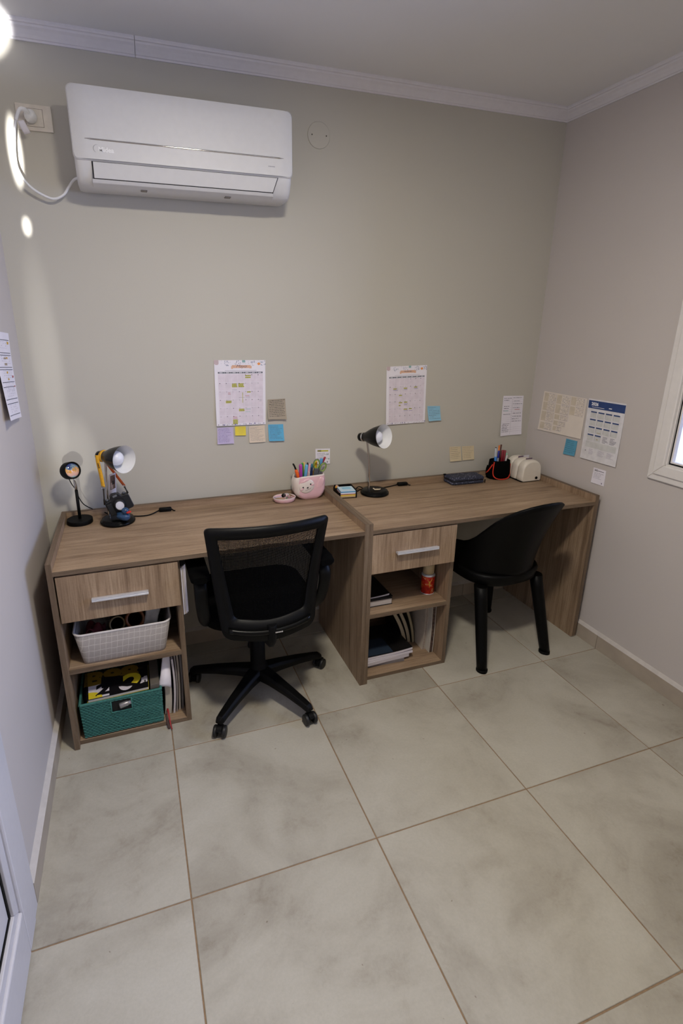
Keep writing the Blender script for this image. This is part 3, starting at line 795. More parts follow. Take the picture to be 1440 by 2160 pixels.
# appointment cards
def card(wall, corners, label, hl, seed):
    s = Sheet(wall, corners, lift=0.002, lift_side=0.002).make('appointment_card', M['paper'], label, 'card', 'cards on the walls')
    q = []
    if hl: q += [(0.14, 0.10, 0.88, 0.185, 1), (0.76, 0.30, 0.79, 0.42, 2), (0.86, 0.30, 0.89, 0.42, 0), (0.80, 0.36, 0.85, 0.40, 2), (0.88, 0.62, 0.95, 0.72, 2)]
    q += [(0.78, 0.83, 0.84, 0.92, 0)]
    q += hand(0.10, 0.92, [0.30 + 0.085 * k for k in range(5)], 0.018, 0, seed=seed, rag=0.5)
    q += [(0.40, 0.13, 0.86, 0.165, 0)] if not hl else []
    s.ink(q, [M['ink'], HL, TEALP])
    s.text('OCI' if hl else 'OCI', 0.25, 0.145, 0.011, M['ink_dark'], bold=0.0005)
    return s
card('back', [(0.835, 1.000), (0.914, 0.996), (0.914, 0.916), (0.836, 0.919)], 'small white card with a yellow marked heading behind the scissors', True, 21)
card('right', [(0.212, 0.923), (0.136, 0.924), (0.133, 0.845), (0.212, 0.845)], 'small white card low on the right wall under the yearly planner', False, 22)

# ruled list near the corner
s = Sheet('back', [(1.954, 1.224), (2.092, 1.220), (2.101, 0.997), (1.955, 0.994)], lift=0.004, curl=0.006).make('paper_list', M['paper'], 'white ruled sheet with two handwritten columns by the corner', 'paper')
q = [(0.02, 0.045 + 0.05 * k, 0.97, 0.048 + 0.05 * k, 0) for k in range(18) if k not in (13, 14)] + [(0.46, 0.03, 0.468, 0.97, 0)]
q += hand(0.04, 0.44, [0.06, 0.11, 0.26, 0.31, 0.37, 0.46, 0.7, 0.74, 0.78, 0.82, 0.86, 0.9], 0.012, 1, seed=31) + hand(0.5, 0.96, [0.05, 0.13, 0.2, 0.3, 0.44, 0.52, 0.58, 0.64], 0.012, 1, seed=32)
q += [(0.08, 0.365, 0.3, 0.378, 2), (0.6, 0.34, 0.85, 0.352, 3)]
s.ink(q, [M['ink_soft'], M['ink'], TEALP, REDP])
# tabled sheet on the right wall
s = Sheet('right', [(0.625, 1.256), (0.322, 1.253), (0.320, 1.046), (0.634, 1.038)], lift=0.004).make('paper_schedule', M['paper_cream'], 'wide cream sheet printed with small tables on the right wall', 'paper')
q = []; r = random.Random(5)
for (a0, t0, a1, t1) in ((0.03, 0.03, 0.32, 0.24), (0.34, 0.03, 0.65, 0.25), (0.67, 0.02, 0.97, 0.22), (0.03, 0.26, 0.32, 0.47), (0.34, 0.27, 0.65, 0.49), (0.67, 0.25, 0.97, 0.46), (0.03, 0.5, 0.33, 0.74), (0.35, 0.52, 0.66, 0.64), (0.04, 0.78, 0.32, 0.95), (0.35, 0.68, 0.62, 0.79), (0.36, 0.82, 0.55, 0.93)):
    n = max(3, int((t1 - t0) / 0.024))
    q += [(a0, t0, a1, t0 + 0.004, 0), (a0, t0, a0 + 0.003, t1, 0), (a1 - 0.003, t0, a1, t1, 0), (a0, t1 - 0.004, a1, t1, 0)]
    q.append((a0, t0, a0 + (a1 - a0) * 0.36, t1, 3))
    for k in range(n):
        t = t0 + (t1 - t0) * (k + 0.5) / n
        q.append((a0 + 0.01, t - 0.004, a0 + (a1 - a0) * r.uniform(0.28, 0.42), t + 0.005, 1))
        for c in range(5):
            a = a0 + (a1 - a0) * (0.45 + 0.11 * c)
            if r.random() < 0.75: q.append((a, t - 0.004, a + 0.018, t + 0.005, 1 if r.random() < .7 else 2))
s.ink(q, [M['ink_soft'], M['ink_tan'], M['ink'], plain('beige_cell', (208, 196, 176), 0.8)])
# yearly planner 2026
s = Sheet('right', [(0.311, 1.257), (0.090, 1.260), (0.084, 0.957), (0.303, 0.953)], lift=0.006).make('yearly_planner', plain('cool_paper', (222, 220, 222), 0.8), 'yearly planner sheet with a blue 2026 header on the right wall', 'calendar')
q = [(0.015, 0.022, 0.995, 0.150, 0)]; r = random.Random(6)
for i in range(4):
    for j in range(4):
        if j == 3 and i > 1: continue
        a = 0.115 + 0.205 * i; t = 0.195 + 0.125 * j
        q += [(a, t, a + 0.165, t + 0.021, 1), (a, t + 0.021, a + 0.165, t + 0.105, 5)]
        if i: q.append((a - 0.006, t + 0.03, a - 0.002, t + 0.09, 2))
        for k in range(5):
            for c in range(6):
                if r.random() < 0.7: q.append((a + 0.012 + c * 0.025, t + 0.032 + k * 0.014, a + 0.026 + c * 0.025, t + 0.038 + k * 0.014, 3 if (i, j) != (1, 0) else (4 if 1 <= c <= 4 and k < 4 else 3)))
for i in range(2):
    for k in range(6): q.append((0.54 + 0.2 * i, 0.575 + 0.018 * k, 0.54 + 0.2 * i + r.uniform(0.08, 0.17), 0.581 + 0.018 * k, 2))
q.append((0.10, 0.69, 0.94, 0.79, 5))
for c in range(4):
    for k in range(6): q.append((0.21 + 0.18 * c, 0.70 + 0.015 * k, 0.21 + 0.18 * c + r.uniform(0.05, 0.13), 0.706 + 0.015 * k, 2))
for c in range(3):
    for k in range(6): q.append((0.22 + 0.25 * c, 0.815 + 0.016 * k, 0.22 + 0.25 * c + r.uniform(0.1, 0.2), 0.820 + 0.016 * k, 3))
q += [(0.11, 0.735, 0.17, 0.745, 2), (0.11, 0.845, 0.135, 0.86, 2), (0.12, 0.135 - 0.012, 0.46, 0.135 - 0.006, 6), (0.58, 0.105, 0.66, 0.118, 6)]
q += [(0.36, 0.53, 0.46, 0.537, 7), (0.37, 0.635, 0.42, 0.645, 7)]
s.ink(q, [NAVY, NAVY, M['ink'], M['ink_soft'], REDP, plain('grey_cell', (206, 206, 204), 0.8), WHITEP, plain('ochre_print', (176, 156, 96), 0.8)])
s.text('2026', 0.195, 0.078, 0.021, WHITEP, bold=0.0007)
# printed sheet on the left wall
s = Sheet('left', [(0.28, 1.590), (0.543, 1.574), (0.470, 1.272), (0.215, 1.300)], lift=0.012, lift_side=0.012).make('printed_sheet', M['paper'], 'white printed sheet with ruled sections on the left wall', 'paper')
q = []; r = random.Random(9)
for t in (0.085, 0.235, 0.262, 0.40, 0.427, 0.57, 0.625, 0.765, 0.815, 0.945): q.append((0.05, t, 0.94, t + 0.006, 0))
for t0 in (0.10, 0.275, 0.44, 0.585, 0.65, 0.83):
    for k in range(4): q += [(a, t0 + 0.026 * k, a + 0.03, t0 + 0.026 * k + 0.008, 1) for a in (0.3, 0.42, 0.55, 0.68, 0.8) if r.random() < .7]
q += [(0.80, 0.105, 0.90, 0.135, 2), (0.62, 0.285, 0.7, 0.305, 2), (0.5, 0.45, 0.58, 0.475, 2), (0.52, 0.53, 0.6, 0.55, 2), (0.84, 0.50, 0.93, 0.525, 3), (0.85, 0.62, 0.95, 0.632, 3), (0.45, 0.29, 0.6, 0.31, 4), (0.45, 0.355, 0.62, 0.38, 4)]
s.ink(q, [M['ink_dark'], M['ink_soft'], plain('amber_mark', (206, 160, 40), 0.8), REDP, M['ink_tan']])
# ------------------------------------------------------------------ mesh office chair
OX, OY = 0.405, 0.25
oc = thing('office_chair', 'black mesh back office chair on a five-star base with castors', 'chair', (OX, OY, 0))
def rpoly(pts, rad, n=6, m=8):
    """rounded polygon with the straight runs subdivided m times"""
    out = []; k = len(pts)
    cor = []
    for i in range(k):
        a, b, c = Vector(pts[i - 1]), Vector(pts[i]), Vector(pts[(i + 1) % k])
        u, v = (a - b).normalized(), (c - b).normalized()
        ang = u.angle(v); d = rad[i] / math.tan(ang / 2)
        cor.append((b + u * d, b, b + v * d))
    for i in range(k):
        p, b, q = cor[i]
        for j in range(n + 1):
            t = j / n
            out.append(tuple(p * (1 - t) ** 2 + b * 2 * t * (1 - t) + q * t * t))
        nx = cor[(i + 1) % k][0]
        for j in range(1, m): out.append(tuple(q.lerp(nx, j / m)))
    return out
def oback(x, z):
    dx = (x - OX) / 0.235
    rec = 0.045 * math.sin(PI * min(1, max(0, (0.918 - z) / 0.62)))
    return 0.004 + rec - 0.046 * max(0.0, 1 - dx * dx)
top_sag = lambda x: 0.0
outer = rpoly([(OX - 0.186, 0.452), (OX, 0.425), (OX + 0.186, 0.452), (OX + 0.237, 0.920), (OX - 0.237, 0.920)], [0.05, 0.5, 0.05, 0.022, 0.022])
inner = rpoly([(OX - 0.140, 0.535), (OX, 0.512), (OX + 0.140, 0.535), (OX + 0.192, 0.8755), (OX - 0.192, 0.8755)], [0.03, 0.4, 0.03, 0.006, 0.006])
fb = MB()
R4 = []
for ring, dy in ((outer, 0.006), (outer, -0.008), (inner, -0.014), (inner, 0.004)):
    R4.append([(x, oback(x, z) + dy, z) for x, z in ring])
fb.loft(R4 + [R4[0]], 0, True, cap0=False, cap1=False)
bf = part('backrest_frame', fb, plain('frame_plastic', (7, 7, 7), 0.42, var=0.1, spec=0.15), oc, 'black plastic back frame')
# woven mesh: open weave, holes cut by the material
mm, mt, mb_ = nt('chair_mesh')
vec = coords(mt)
sx = N(mt, 'ShaderNodeSeparateXYZ'); mt.links.new(vec, sx.inputs[0])
def mth(op, a, b=None):
    n = N(mt, 'ShaderNodeMath', operation=op)
    for i, v in enumerate((a, b)):
        if v is None: continue
        if isinstance(v, (int, float)): n.inputs[i].default_value = v
        else: mt.links.new(v, n.inputs[i])
    return n.outputs[0]
ax_ = mth('SINE', mth('MULTIPLY', mth('ADD', sx.outputs[0], sx.outputs[2]), 2 * PI / 0.0095))
az_ = mth('SINE', mth('MULTIPLY', mth('SUBTRACT', sx.outputs[0], sx.outputs[2]), 2 * PI / 0.0095))
hole = mth('GREATER_THAN', mth('ADD', mth('MULTIPLY', ax_, az_), 0.0), 0.42)
tp = N(mt, 'ShaderNodeBsdfTransparent'); ms = N(mt, 'ShaderNodeMixShader')
mb_.inputs['Base Color'].default_value = (0.002, 0.002, 0.002, 1); mb_.inputs['Roughness'].default_value = 0.9; mb_.inputs['Specular IOR Level'].default_value = 0.05
mt.links.new(hole, ms.inputs[0]); mt.links.new(mb_.outputs[0], ms.inputs[1]); mt.links.new(tp.outputs[0], ms.inputs[2])
mt.links.new(ms.outputs[0], mt.nodes['Material Output'].inputs[0])
ctr = [(x, z) for x, z in inner]
mg = MB()
zs = [0.515 + (0.880 - 0.515) * j / 14 for j in range(15)]
mg.grid(lambda u, v: (OX + (2 * u - 1) * (0.146 + 0.052 * v), oback(OX + (2 * u - 1) * (0.146 + 0.052 * v), 0.516 + 0.364 * v) - 0.004, 0.516 + 0.364 * v - 0.000), 16, 12)
part('backrest_mesh', mg, mm, oc, 'see-through black woven mesh', weld=False)
# lower glossy cross rail with a small maker label
lr = MB()
rr = []
for i in range(21):
    x = OX + (-0.165 + 0.33 * i / 20); d = (x - OX) / 0.165
    z = 0.468 + 0.020 * d * d; y = oback(x, 0.47) - 0.012
    rr.append([(x, y - 0.006, z - 0.012), (x, y - 0.013, z), (x, y - 0.008, z + 0.011), (x, y + 0.006, z + 0.013), (x, y + 0.006, z - 0.012)])
lr.loft(rr, 0, True)
part('lower_rail', lr, M['black_gloss'], bf)
lb = MB(); r = random.Random(2)
for k in range(6): lb.box(OX + 0.004 + k * 0.0062, oback(OX, 0.47) - 0.0268, 0.4665, OX + 0.0088 + k * 0.0062, oback(OX, 0.47) - 0.0262, 0.4715)
lo_ = part('maker_label', lb, plain('label_white', (196, 190, 180), 0.5), bf)
lo_['kind'] = 'stuff'
# seat
sg = MB(); rings = []
for z, ins in ((0.435, 0.03), (0.440, 0.008), (0.462, 0.0), (0.485, 0.004), (0.497, 0.03), (0.500, 0.09)):
    rings.append([(px_, py_, z - 0.006 * max(0, (py_ - OY) / 0.24) ** 2) for px_, py_ in rrect(0.49 - 2 * ins, 0.47 - 2 * ins, 0.11 - ins * 0.6, 6, OX, OY + 0.055)])
sg.loft(rings, 0, True)
part('seat', sg, M['black_soft'], oc)
part('tilt_mechanism', MB().box(OX - 0.075, OY - 0.12, 0.385, OX + 0.075, OY + 0.12, 0.434), M['black'], oc, bev=0.012)
bk = MB().tube(spline([(OX, OY - 0.10, 0.40), (OX, OY - 0.19, 0.405), (OX, OY - 0.245, 0.43), (OX, oback(OX, 0.48) + 0.005, 0.50)], 5), 0.022, 10, flat=1.8)
part('back_bracket', bk, M['black'], oc)
for sgn in (-1, 1):
    am = MB(); X = OX + sgn * 0.252
    am.loft([[(X + dx * k, y, z) for dx, z in rrect(0.078, 0.026, 0.012, 4, 0, zc)] for y, zc, k in ((0.055, 0.690, 0.6), (0.065, 0.691, 0.92), (0.10, 0.694, 1.0), (0.24, 0.692, 1.0), (0.29, 0.688, 0.92), (0.305, 0.686, 0.6))], 0, True)
    ar_ = part('armrest', am, M['black_soft'], oc)
    sp = MB()
    path = spline([(OX + sgn * 0.248, 0.20, 0.678), (OX + sgn * 0.250, 0.115, 0.672), (OX + sgn * 0.252, 0.075, 0.635), (OX + sgn * 0.248, 0.085, 0.56), (OX + sgn * 0.236, 0.12, 0.48), (OX + sgn * 0.205, 0.17, 0.432), (OX + sgn * 0.12, 0.21, 0.425)], 6)
    sp.tube(path, 0.026, 10, flat=0.36)
    part('arm_support', sp, plain('frame_plastic', (14, 14, 14), 0.38, var=0.1), ar_)
col_ = MB().lathe([(0.040, 0.075), (0.043, 0.125), (0.034, 0.14), (0.031, 0.15), (0.031, 0.285), (0.024, 0.29), (0.024, 0.39)], 20, T=Matrix.Translation((OX, OY, 0)))
part('gas_column', col_, M['black'], oc)
for k in range(5):
    a = math.radians(10.5 + 72 * k); ca, sa = math.cos(a), math.sin(a)
    T = Matrix.Translation((OX, OY, 0)) @ Matrix.Rotation(a, 4, 'Z')
    lg = MB(); rings = []
    for r_, zt, zb, w in ((0.025, 0.128, 0.080, 0.036), (0.10, 0.122, 0.083, 0.030), (0.20, 0.109, 0.079, 0.025), (0.285, 0.094, 0.069, 0.021), (0.312, 0.088, 0.062, 0.019), (0.326, 0.078, 0.060, 0.014)):
        rings.append([(r_, w * c, z) for c, z in ((-1, zb), (1, zb), (1, zt - 0.012), (0.62, zt), (-0.62, zt), (-1, zt - 0.012))])
    lg.loft(rings, 0, False, T)
    lo = part('base_leg', lg, plain('base_plastic', (7, 7, 7), 0.45, var=0.1, spec=0.15), oc, bev=0.003)
    # castor: hood, stem and two wheels turned a little
    b = a + (0.5, -0.4, -PI * 0.5, 0.35, -0.3)[k] + PI * 0.5
    Tc = Matrix.Translation((OX + 0.312 * ca, OY + 0.312 * sa, 0)) @ Matrix.Rotation(b, 4, 'Z')
    hd = MB().lathe([(0.008, 0.045), (0.008, 0.064)], 10, T=Tc)
    hood = []
    for i in range(9):
        t = math.radians(-15 + 165 * i / 8)
        hood.append([(y, -0.012 + 0.027 * math.cos(t) * s_, 0.027 + 0.027 * math.sin(t) * s_) for y, s_ in ((-0.011, 0.75), (0.011, 0.75), (0.011, 1.0), (-0.011, 1.0))])
    hd.loft(hood, 0, False, Tc)
    co = part('castor', hd, M['black'], oc)
    for s_ in (-1, 1):
        TW = Tc @ Matrix.Translation((s_ * 0.0185, -0.012, 0.025)) @ Matrix.Rotation(PI / 2, 4, 'Y')
        part('castor_wheel', MB().lathe([(0.012, -0.0075), (0.022, -0.0075), (0.025, -0.004), (0.025, 0.004), (0.022, 0.0075), (0.012, 0.0075)], 22, T=TW), plain('wheel_rubber', (20, 20, 20), 0.5), co)

# ------------------------------------------------------------------ moulded plastic chair
pc2 = thing('plastic_chair', 'solid black moulded plastic chair with a rounded tub back', 'chair', (1.646, 0.266, 0), 0.065)
def rim_z(ph):
    p = abs(ph)
    tb = [(0, .867), (10, .864), (20, .852), (30, .831), (40, .800), (50, .755), (60, .700), (70, .650), (80, .618), (90, .600), (110, .575)]
    for (a, za), (b, zb) in zip(tb, tb[1:]):
        if p <= b:
            t = (p - a) / (b - a); return za + (zb - za) * t
    return tb[-1][1]
def shell(u, v):
    ph = -90 + 180 * u
    fwd = 0.0
    ZL = 0.452
    zr = rim_z(ph); z = ZL + (zr - ZL) * v
    k = (z - ZL) / (0.857 - ZL)
    rad = 0.193 + 0.068 * k ** 1.7
    cyy = 0.016 - 0.066 * k ** 1.5
    a = math.radians(ph)
    return (rad * math.sin(a), cyy - rad * math.cos(a), z)
sb = MB(); sb.grid(shell, 60, 14)
def wing(sgn):
    def f(u, v):
        p = shell(1.0 if sgn > 0 else 0.0, v)
        zr = rim_z(90) - 0.05 * u; z = 0.452 + (zr - 0.452) * v * (1 - 0.25 * u ** 3)
        return (p[0] - sgn * 0.012 * u, p[1] + 0.20 * u, z)
    return f
sb.grid(wing(1), 6, 14); sb.grid(wing(-1), 6, 14)
part('backrest', sb, M['chair_black'], pc2, local=True, solid=0.011)
st = MB(); rings = []
def seat_ring(z, ins):
    pts = []
    for i in range(40):
        a = 2 * PI * i / 40
        ex = 0.212 - ins; ey = 0.218 - ins
        c, s_ = math.cos(a), math.sin(a)
        q = (abs(c) ** 2.8 + abs(s_) ** 2.8) ** (-1 / 2.8)
        pts.append((ex * c * q, 0.035 + ey * s_ * q, z))
    return pts
for z, ins in ((0.405, 0.016), (0.410, 0.010), (0.452, 0.0), (0.462, 0.003), (0.466, 0.014)): rings.append(seat_ring(z, ins))
rings.append(seat_ring(0.460, 0.06))
st.loft(rings, 0, True)
part('seat', st, M['chair_black'], pc2, local=True)
for sx_, sy_ in ((-1, -1), (1, -1), (-1, 1), (1, 1)):
    top = Vector((sx_ * 0.170, -0.120 if sy_ < 0 else 0.205, 0.408)); foot = Vector((sx_ * 0.200, sy_ * 0.224, 0.0))
    lm = MB(); rings = []
    for i in range(8):
        t = i / 7; c = top.lerp(foot, t); rr_ = 0.033 - 0.008 * t
        rings.append([(c.x + rr_ * math.cos(2 * PI * j / 16) * (1 if math.cos(2 * PI * j / 16) * sx_ > 0 else 0.85), c.y + rr_ * 1.05 * math.sin(2 * PI * j / 16), c.z + 0.006 * (1 - t) * 0) for j in range(16)])
    lm.loft(rings[::-1], 0, True)
    lo = part('leg', lm, M['chair_black'], pc2, local=True)
    part('foot_cap', MB().lathe([(0.026, 0.0005), (0.0275, 0.002), (0.0275, 0.012), (0.0262, 0.014)], 18, T=Matrix.Translation((foot.x - sx_ * 0.0008, foot.y - sy_ * 0.003, 0))), M['black'], lo, local=True)
# ------------------------------------------------------------------ desk lamps
def desk_lamp(label, base, pole, ring, axis, cord, sw, yellow=False):
    L = thing('desk_lamp', label, 'lamp', (base[0], base[1], DT), 0, 'matching black desk lamps')
    T = Matrix.Translation((base[0], base[1], DT + 0.0003))
    part('base', MB().lathe([(0.0715, 0.0), (0.073, 0.003), (0.073, 0.010), (0.0705, 0.0125), (0.068, 0.0135), (0.066, 0.020), (0.056, 0.0235), (0.02, 0.0255)], 44, T=T), M['black_gloss'], L)
    part('pole', MB().tube(spline(pole, 6), 0.0055, 12), M['chrome'], L, 'chrome pole')
    ax = Vector(axis).normalized(); rg = Vector(ring)
    TS = align(rg, rg + ax)
    # outside of the shade: cap, neck and flared bowl (z = 0 at the collar)
    part('socket_cap', MB().lathe([(0.006, -0.029), (0.017, -0.028), (0.0205, -0.024), (0.0215, -0.010), (0.0205, -0.004)], 28, T=TS), M['black_gloss'], L)
    part('collar', MB().lathe([(0.0212, -0.0045), (0.0228, -0.003), (0.0228, 0.003), (0.0212, 0.0045)], 28, T=TS), M['chrome'], L)
    prof = [(0.0205, 0.004), (0.022, 0.012), (0.024, 0.018), (0.030, 0.034), (0.039, 0.056), (0.0465, 0.080), (0.0525, 0.106), (0.0575, 0.133)]
    sh = part('shade', MB().lathe(prof, 44, T=TS, cap0=True, cap1=False), M['black_gloss'], L)
    inn = [(r_ - 0.0012, z_) for r_, z_ in prof[::-1]]
    inn[0] = (0.0575, 0.1335)
    part('shade_lining', MB().lathe(inn, 44, T=TS, cap0=False, cap1=True), M['white'], sh, 'white inside of the shade')
    bu = [(0.012, 0.012), (0.0135, 0.034), (0.019, 0.052)]
    cz_ = 0.084
    for i in range(10):
        a = math.radians(-42 + 132 * i / 9); bu.append((0.0305 * math.cos(a), cz_ + 0.0305 * math.sin(a)))
    bu[-1] = (0.0008, cz_ + 0.0305)
    part('bulb', MB().lathe(bu, 28, T=TS), plain('opal_bulb', (226, 226, 232), 0.25, var=0.01), L, 'white opal bulb, unlit')
    part('bulb_foot', MB().lathe([(0.0155, 0.008), (0.0165, 0.020), (0.0175, 0.036)], 20, T=TS), plain('bulb_grey', (190, 190, 196), 0.4), L)
    c = part('cord', MB().tube(spline(cord, 8), 0.0028, 8), M['black'], L, 'black cord')
    s0 = Vector(sw[0]); s1 = Vector(sw[1])
    TT = align(s0, s1)
    ln = (s1 - s0).length
    part('switch', MB().loft([[(x * k, y * k, z) for x, y in rrect(0.024, 0.018, 0.006, 4)] for z, k in ((0, 0.55), (0.004, 0.95), (ln - 0.004, 0.95), (ln, 0.55))], 0, True, TT), M['black'], c)
    return L
zc = DT + 0.0034
lamp1 = desk_lamp('black desk lamp on the left desk with a yellow lanyard slung over it', (-0.135, 0.566),
    [(-0.168, 0.578, DT + 0.018), (-0.168, 0.576, 0.86), (-0.165, 0.575, 0.95), (-0.160, 0.575, 1.02), (-0.157, 0.575, 1.055)],
    (-0.166, 0.575, 1.073), (0.65, -0.76, 0.03),
    [(-0.165, 0.632, DT + 0.010), (-0.19, 0.650, DT + 0.022), (-0.172, 0.664, DT + 0.006), (-0.11, 0.655, zc), (-0.07, 0.612, zc), (-0.02, 0.600, zc), (0.012, 0.615, zc), (0.045, 0.640, DT + 0.009)],
    [(0.043, 0.640, DT + 0.0105), (0.100, 0.638, DT + 0.0105)])
lamp2 = desk_lamp('black desk lamp on the right desk with a bare chrome pole', (1.111, 0.580),
    [(1.079, 0.582, DT + 0.018), (1.078, 0.582, 0.86), (1.074, 0.583, 0.95), (1.066, 0.584, 1.02), (1.060, 0.585, 1.056)],
    (1.042, 0.585, 1.0755), (0.385, -0.905, 0.177),
    [(1.075, 0.636, DT + 0.012), (1.055, 0.655, DT + 0.020), (1.035, 0.648, DT + 0.008), (1.04, 0.635, zc), (1.07, 0.655, zc), (1.15, 0.648, zc), (1.20, 0.648, zc), (1.25, 0.660, zc), (1.285, 0.660, DT + 0.009)],
    [(1.283, 0.660, DT + 0.0105), (1.340, 0.655, DT + 0.0105)])
for p in (((0.100, 0.638, DT + 0.0095), (0.107, 0.634, zc), (0.114, 0.628, zc)), ((1.340, 0.655, DT + 0.0095), (1.347, 0.650, zc), (1.354, 0.644, zc))):
    part('cord_end', MB().tube(spline(p, 5), 0.0028, 8), M['black'], lamp1 if p[0][0] < 1 else lamp2)

# small pale trinket on the base of the right lamp
tk = MB()
tz = DT + 0.0255
tk.tube([(1.092, 0.555, tz + 0.011), (1.098, 0.552, tz + 0.006), (1.110, 0.548, tz + 0.006), (1.124, 0.546, tz + 0.006), (1.128, 0.5475, tz + 0.009)], [0.0022, 0.0034, 0.0042, 0.003, 0.0018], 8)
tk.ball((1.0915, 0.555, tz + 0.011), 0.0032, 10, 8); tk.ball((1.112, 0.556, tz + 0.0035), (0.008, 0.003, 0.0022), 10, 6)
t_ = part('trinket', tk, plain('pale_gold', (226, 208, 176), 0.3, 0.25), None, loc=(1.11, 0.55, tz))
tag(t_, 'tiny pale gold trinket lying on the right lamp base', 'trinket')

# ------------------------------------------------------------------ sunset projection lamp
SL = thing('projection_lamp', 'small black projection lamp with a round rainbow lens in the left corner', 'lamp', (-0.292, 0.608, DT))
part('base', MB().lathe([(0.052, 0), (0.053, 0.002), (0.053, 0.017), (0.052, 0.019)], 40, T=Matrix.Translation((-0.292, 0.608, DT + 0.0003))), M['black'], SL)
part('pole', MB().tube([(-0.291, 0.610, DT + 0.018), (-0.290, 0.607, 0.925)], 0.0065, 12), M['black'], SL)
part('joint', MB().tube([(-0.290, 0.607, 0.924), (-0.2902, 0.606, 0.945), (-0.291, 0.605, 0.962), (-0.293, 0.603, 0.972), (-0.296, 0.600, 0.982)], [0.0062, 0.0062, 0.0055, 0.0035, 0.003], 12), M['chrome'], SL, 'chrome swivel joint')
h0 = Vector((-0.309, 0.605, 1.013)); ax = Vector((0.55, -0.80, 0.245)).normalized()
TH_ = align(h0 - ax * 0.012, h0 + ax)
part('head', MB().lathe([(0.026, 0.0), (0.034, 0.003), (0.0365, 0.010), (0.0365, 0.046), (0.0355, 0.048), (0.0315, 0.048), (0.0305, 0.043)], 40, T=TH_, cap1=False), M['black'], SL)
lm_, lt, lbs = nt('rainbow_lens')
vec = coords(lt)
dn0 = noise(lt, vec, 60.0, 3, 0.6, 1.2)
lsep = N(lt, 'ShaderNodeSeparateXYZ'); lt.links.new(vec, lsep.inputs[0])
lmr = N(lt, 'ShaderNodeMapRange'); lmr.inputs[1].default_value = 0.205; lmr.inputs[2].default_value = 0.285
lt.links.new(lsep.outputs[2], lmr.inputs[0])
lad = N(lt, 'ShaderNodeMath', operation='MULTIPLY_ADD'); lt.links.new(dn0, lad.inputs[0]); lad.inputs[1].default_value = 0.9; lad.inputs[2].default_value = -0.45
lsum = N(lt, 'ShaderNodeMath', operation='ADD'); lt.links.new(lad.outputs[0], lsum.inputs[0]); lt.links.new(lmr.outputs[0], lsum.inputs[1])
dn = lsum.outputs[0]
lt.links.new(ramp(lt, dn, [(0.05, srgb(150, 196, 200)), (0.22, srgb(226, 178, 170)), (0.42, srgb(230, 186, 160)), (0.56, srgb(224, 158, 40)), (0.68, srgb(120, 150, 170)), (0.85, srgb(50, 62, 116))]), lbs.inputs['Base Color'])
lbs.inputs['Roughness'].default_value = 0.06; lbs.inputs['Coat Weight'].default_value = 1.0
dome = [(0.0312 * math.cos(math.radians(a)), 0.040 + 0.013 * math.sin(math.radians(a))) for a in range(0, 90, 9)] + [(0.0005, 0.053)]
part('lens', MB().lathe(dome, 36, T=TH_), lm_, SL, 'domed iridescent lens')
part('cord', MB().tube(spline([h0 - ax * 0.006 + Vector((0.0, 0, -0.036)), (-0.304, 0.612, 0.95), (-0.292, 0.616, 0.922), (-0.284, 0.618, 0.885), (-0.272, 0.632, 0.852), (-0.258, 0.648, 0.832), (-0.246, 0.6625, 0.818), (-0.240, 0.668, 0.8115)], 6), 0.0020, 6), M['black'], SL)

# ------------------------------------------------------------------ camera hanging on its lanyard, photo print, duck
cmx = Vector((-0.125, 0.546, 0.869))
CT = Matrix.Translation(cmx) @ Matrix.Rotation(math.radians(8), 4, 'Z') @ Matrix.Rotation(math.radians(-19), 4, 'Y')
CT = CT @ Matrix.Diagonal((0.82, 0.80, 0.92, 1))
ca = thing('film_camera', 'dark film camera hanging from the left lamp by a yellow lanyard', 'camera', tuple(cmx))
body = [(-0.062, -0.040), (-0.052, -0.046), (0.058, -0.046), (0.066, -0.040), (0.066, 0.022), (0.060, 0.028), (0.030, 0.030), (0.024, 0.044), (0.012, 0.052), (-0.012, 0.052), (-0.024, 0.044), (-0.030, 0.030), (-0.056, 0.028), (-0.062, 0.022)]
CBK = plain('camera_black', (20, 21, 24), 0.45, var=0.15, nscale=150); CGR = plain('camera_leather', (15, 16, 18), 0.75, var=0.3, nscale=900, bmp=0.0004)
part('body', MB().prism(body, -0.014, 0.020, 'y', T=CT), CBK, ca, bev=0.003)
part('grip', MB().prism([(-0.062, -0.040), (-0.030, -0.044), (-0.030, 0.020), (-0.058, 0.020)], -0.026, -0.013, 'y', T=CT), CGR, ca, bev=0.004)
part('leather_panel', MB().prism([(0.030, -0.042), (0.062, -0.040), (0.062, 0.016), (0.030, 0.018)], -0.0155, -0.0135, 'y', T=CT), CGR, ca)
TL_ = CT @ Matrix.Translation((0.002, -0.013, -0.006)) @ Matrix.Rotation(PI / 2, 4, 'X')
part('lens_ring', MB().lathe([(0.031, 0.0), (0.031, 0.008), (0.028, 0.010), (0.026, 0.022), (0.0225, 0.0225), (0.0215, 0.018)], 36, T=TL_, cap1=False), CBK, ca)
part('lens_cap', MB().lathe([(0.0215, 0.016), (0.0215, 0.0195), (0.020, 0.0205)], 36, T=TL_), plain('cap_white', (220, 218, 222), 0.5), ca, 'white round lens cap')
part('name_plate', MB().box(-0.011, -0.0155, 0.036, 0.011, -0.0135, 0.046, T=CT), plain('plate_grey', (120, 122, 126), 0.3, 0.4), ca, bev=0.001)
for x, r_ in ((-0.044, 0.009), (0.046, 0.0085), (-0.022, 0.005)):
    part('dial', MB().lathe([(r_, 0.026), (r_, 0.036), (r_ * 0.85, 0.038)], 16, T=CT @ Matrix.Translation((x, 0.002, 0))), plain('dial_metal', (96, 98, 102), 0.3, 0.7), ca)
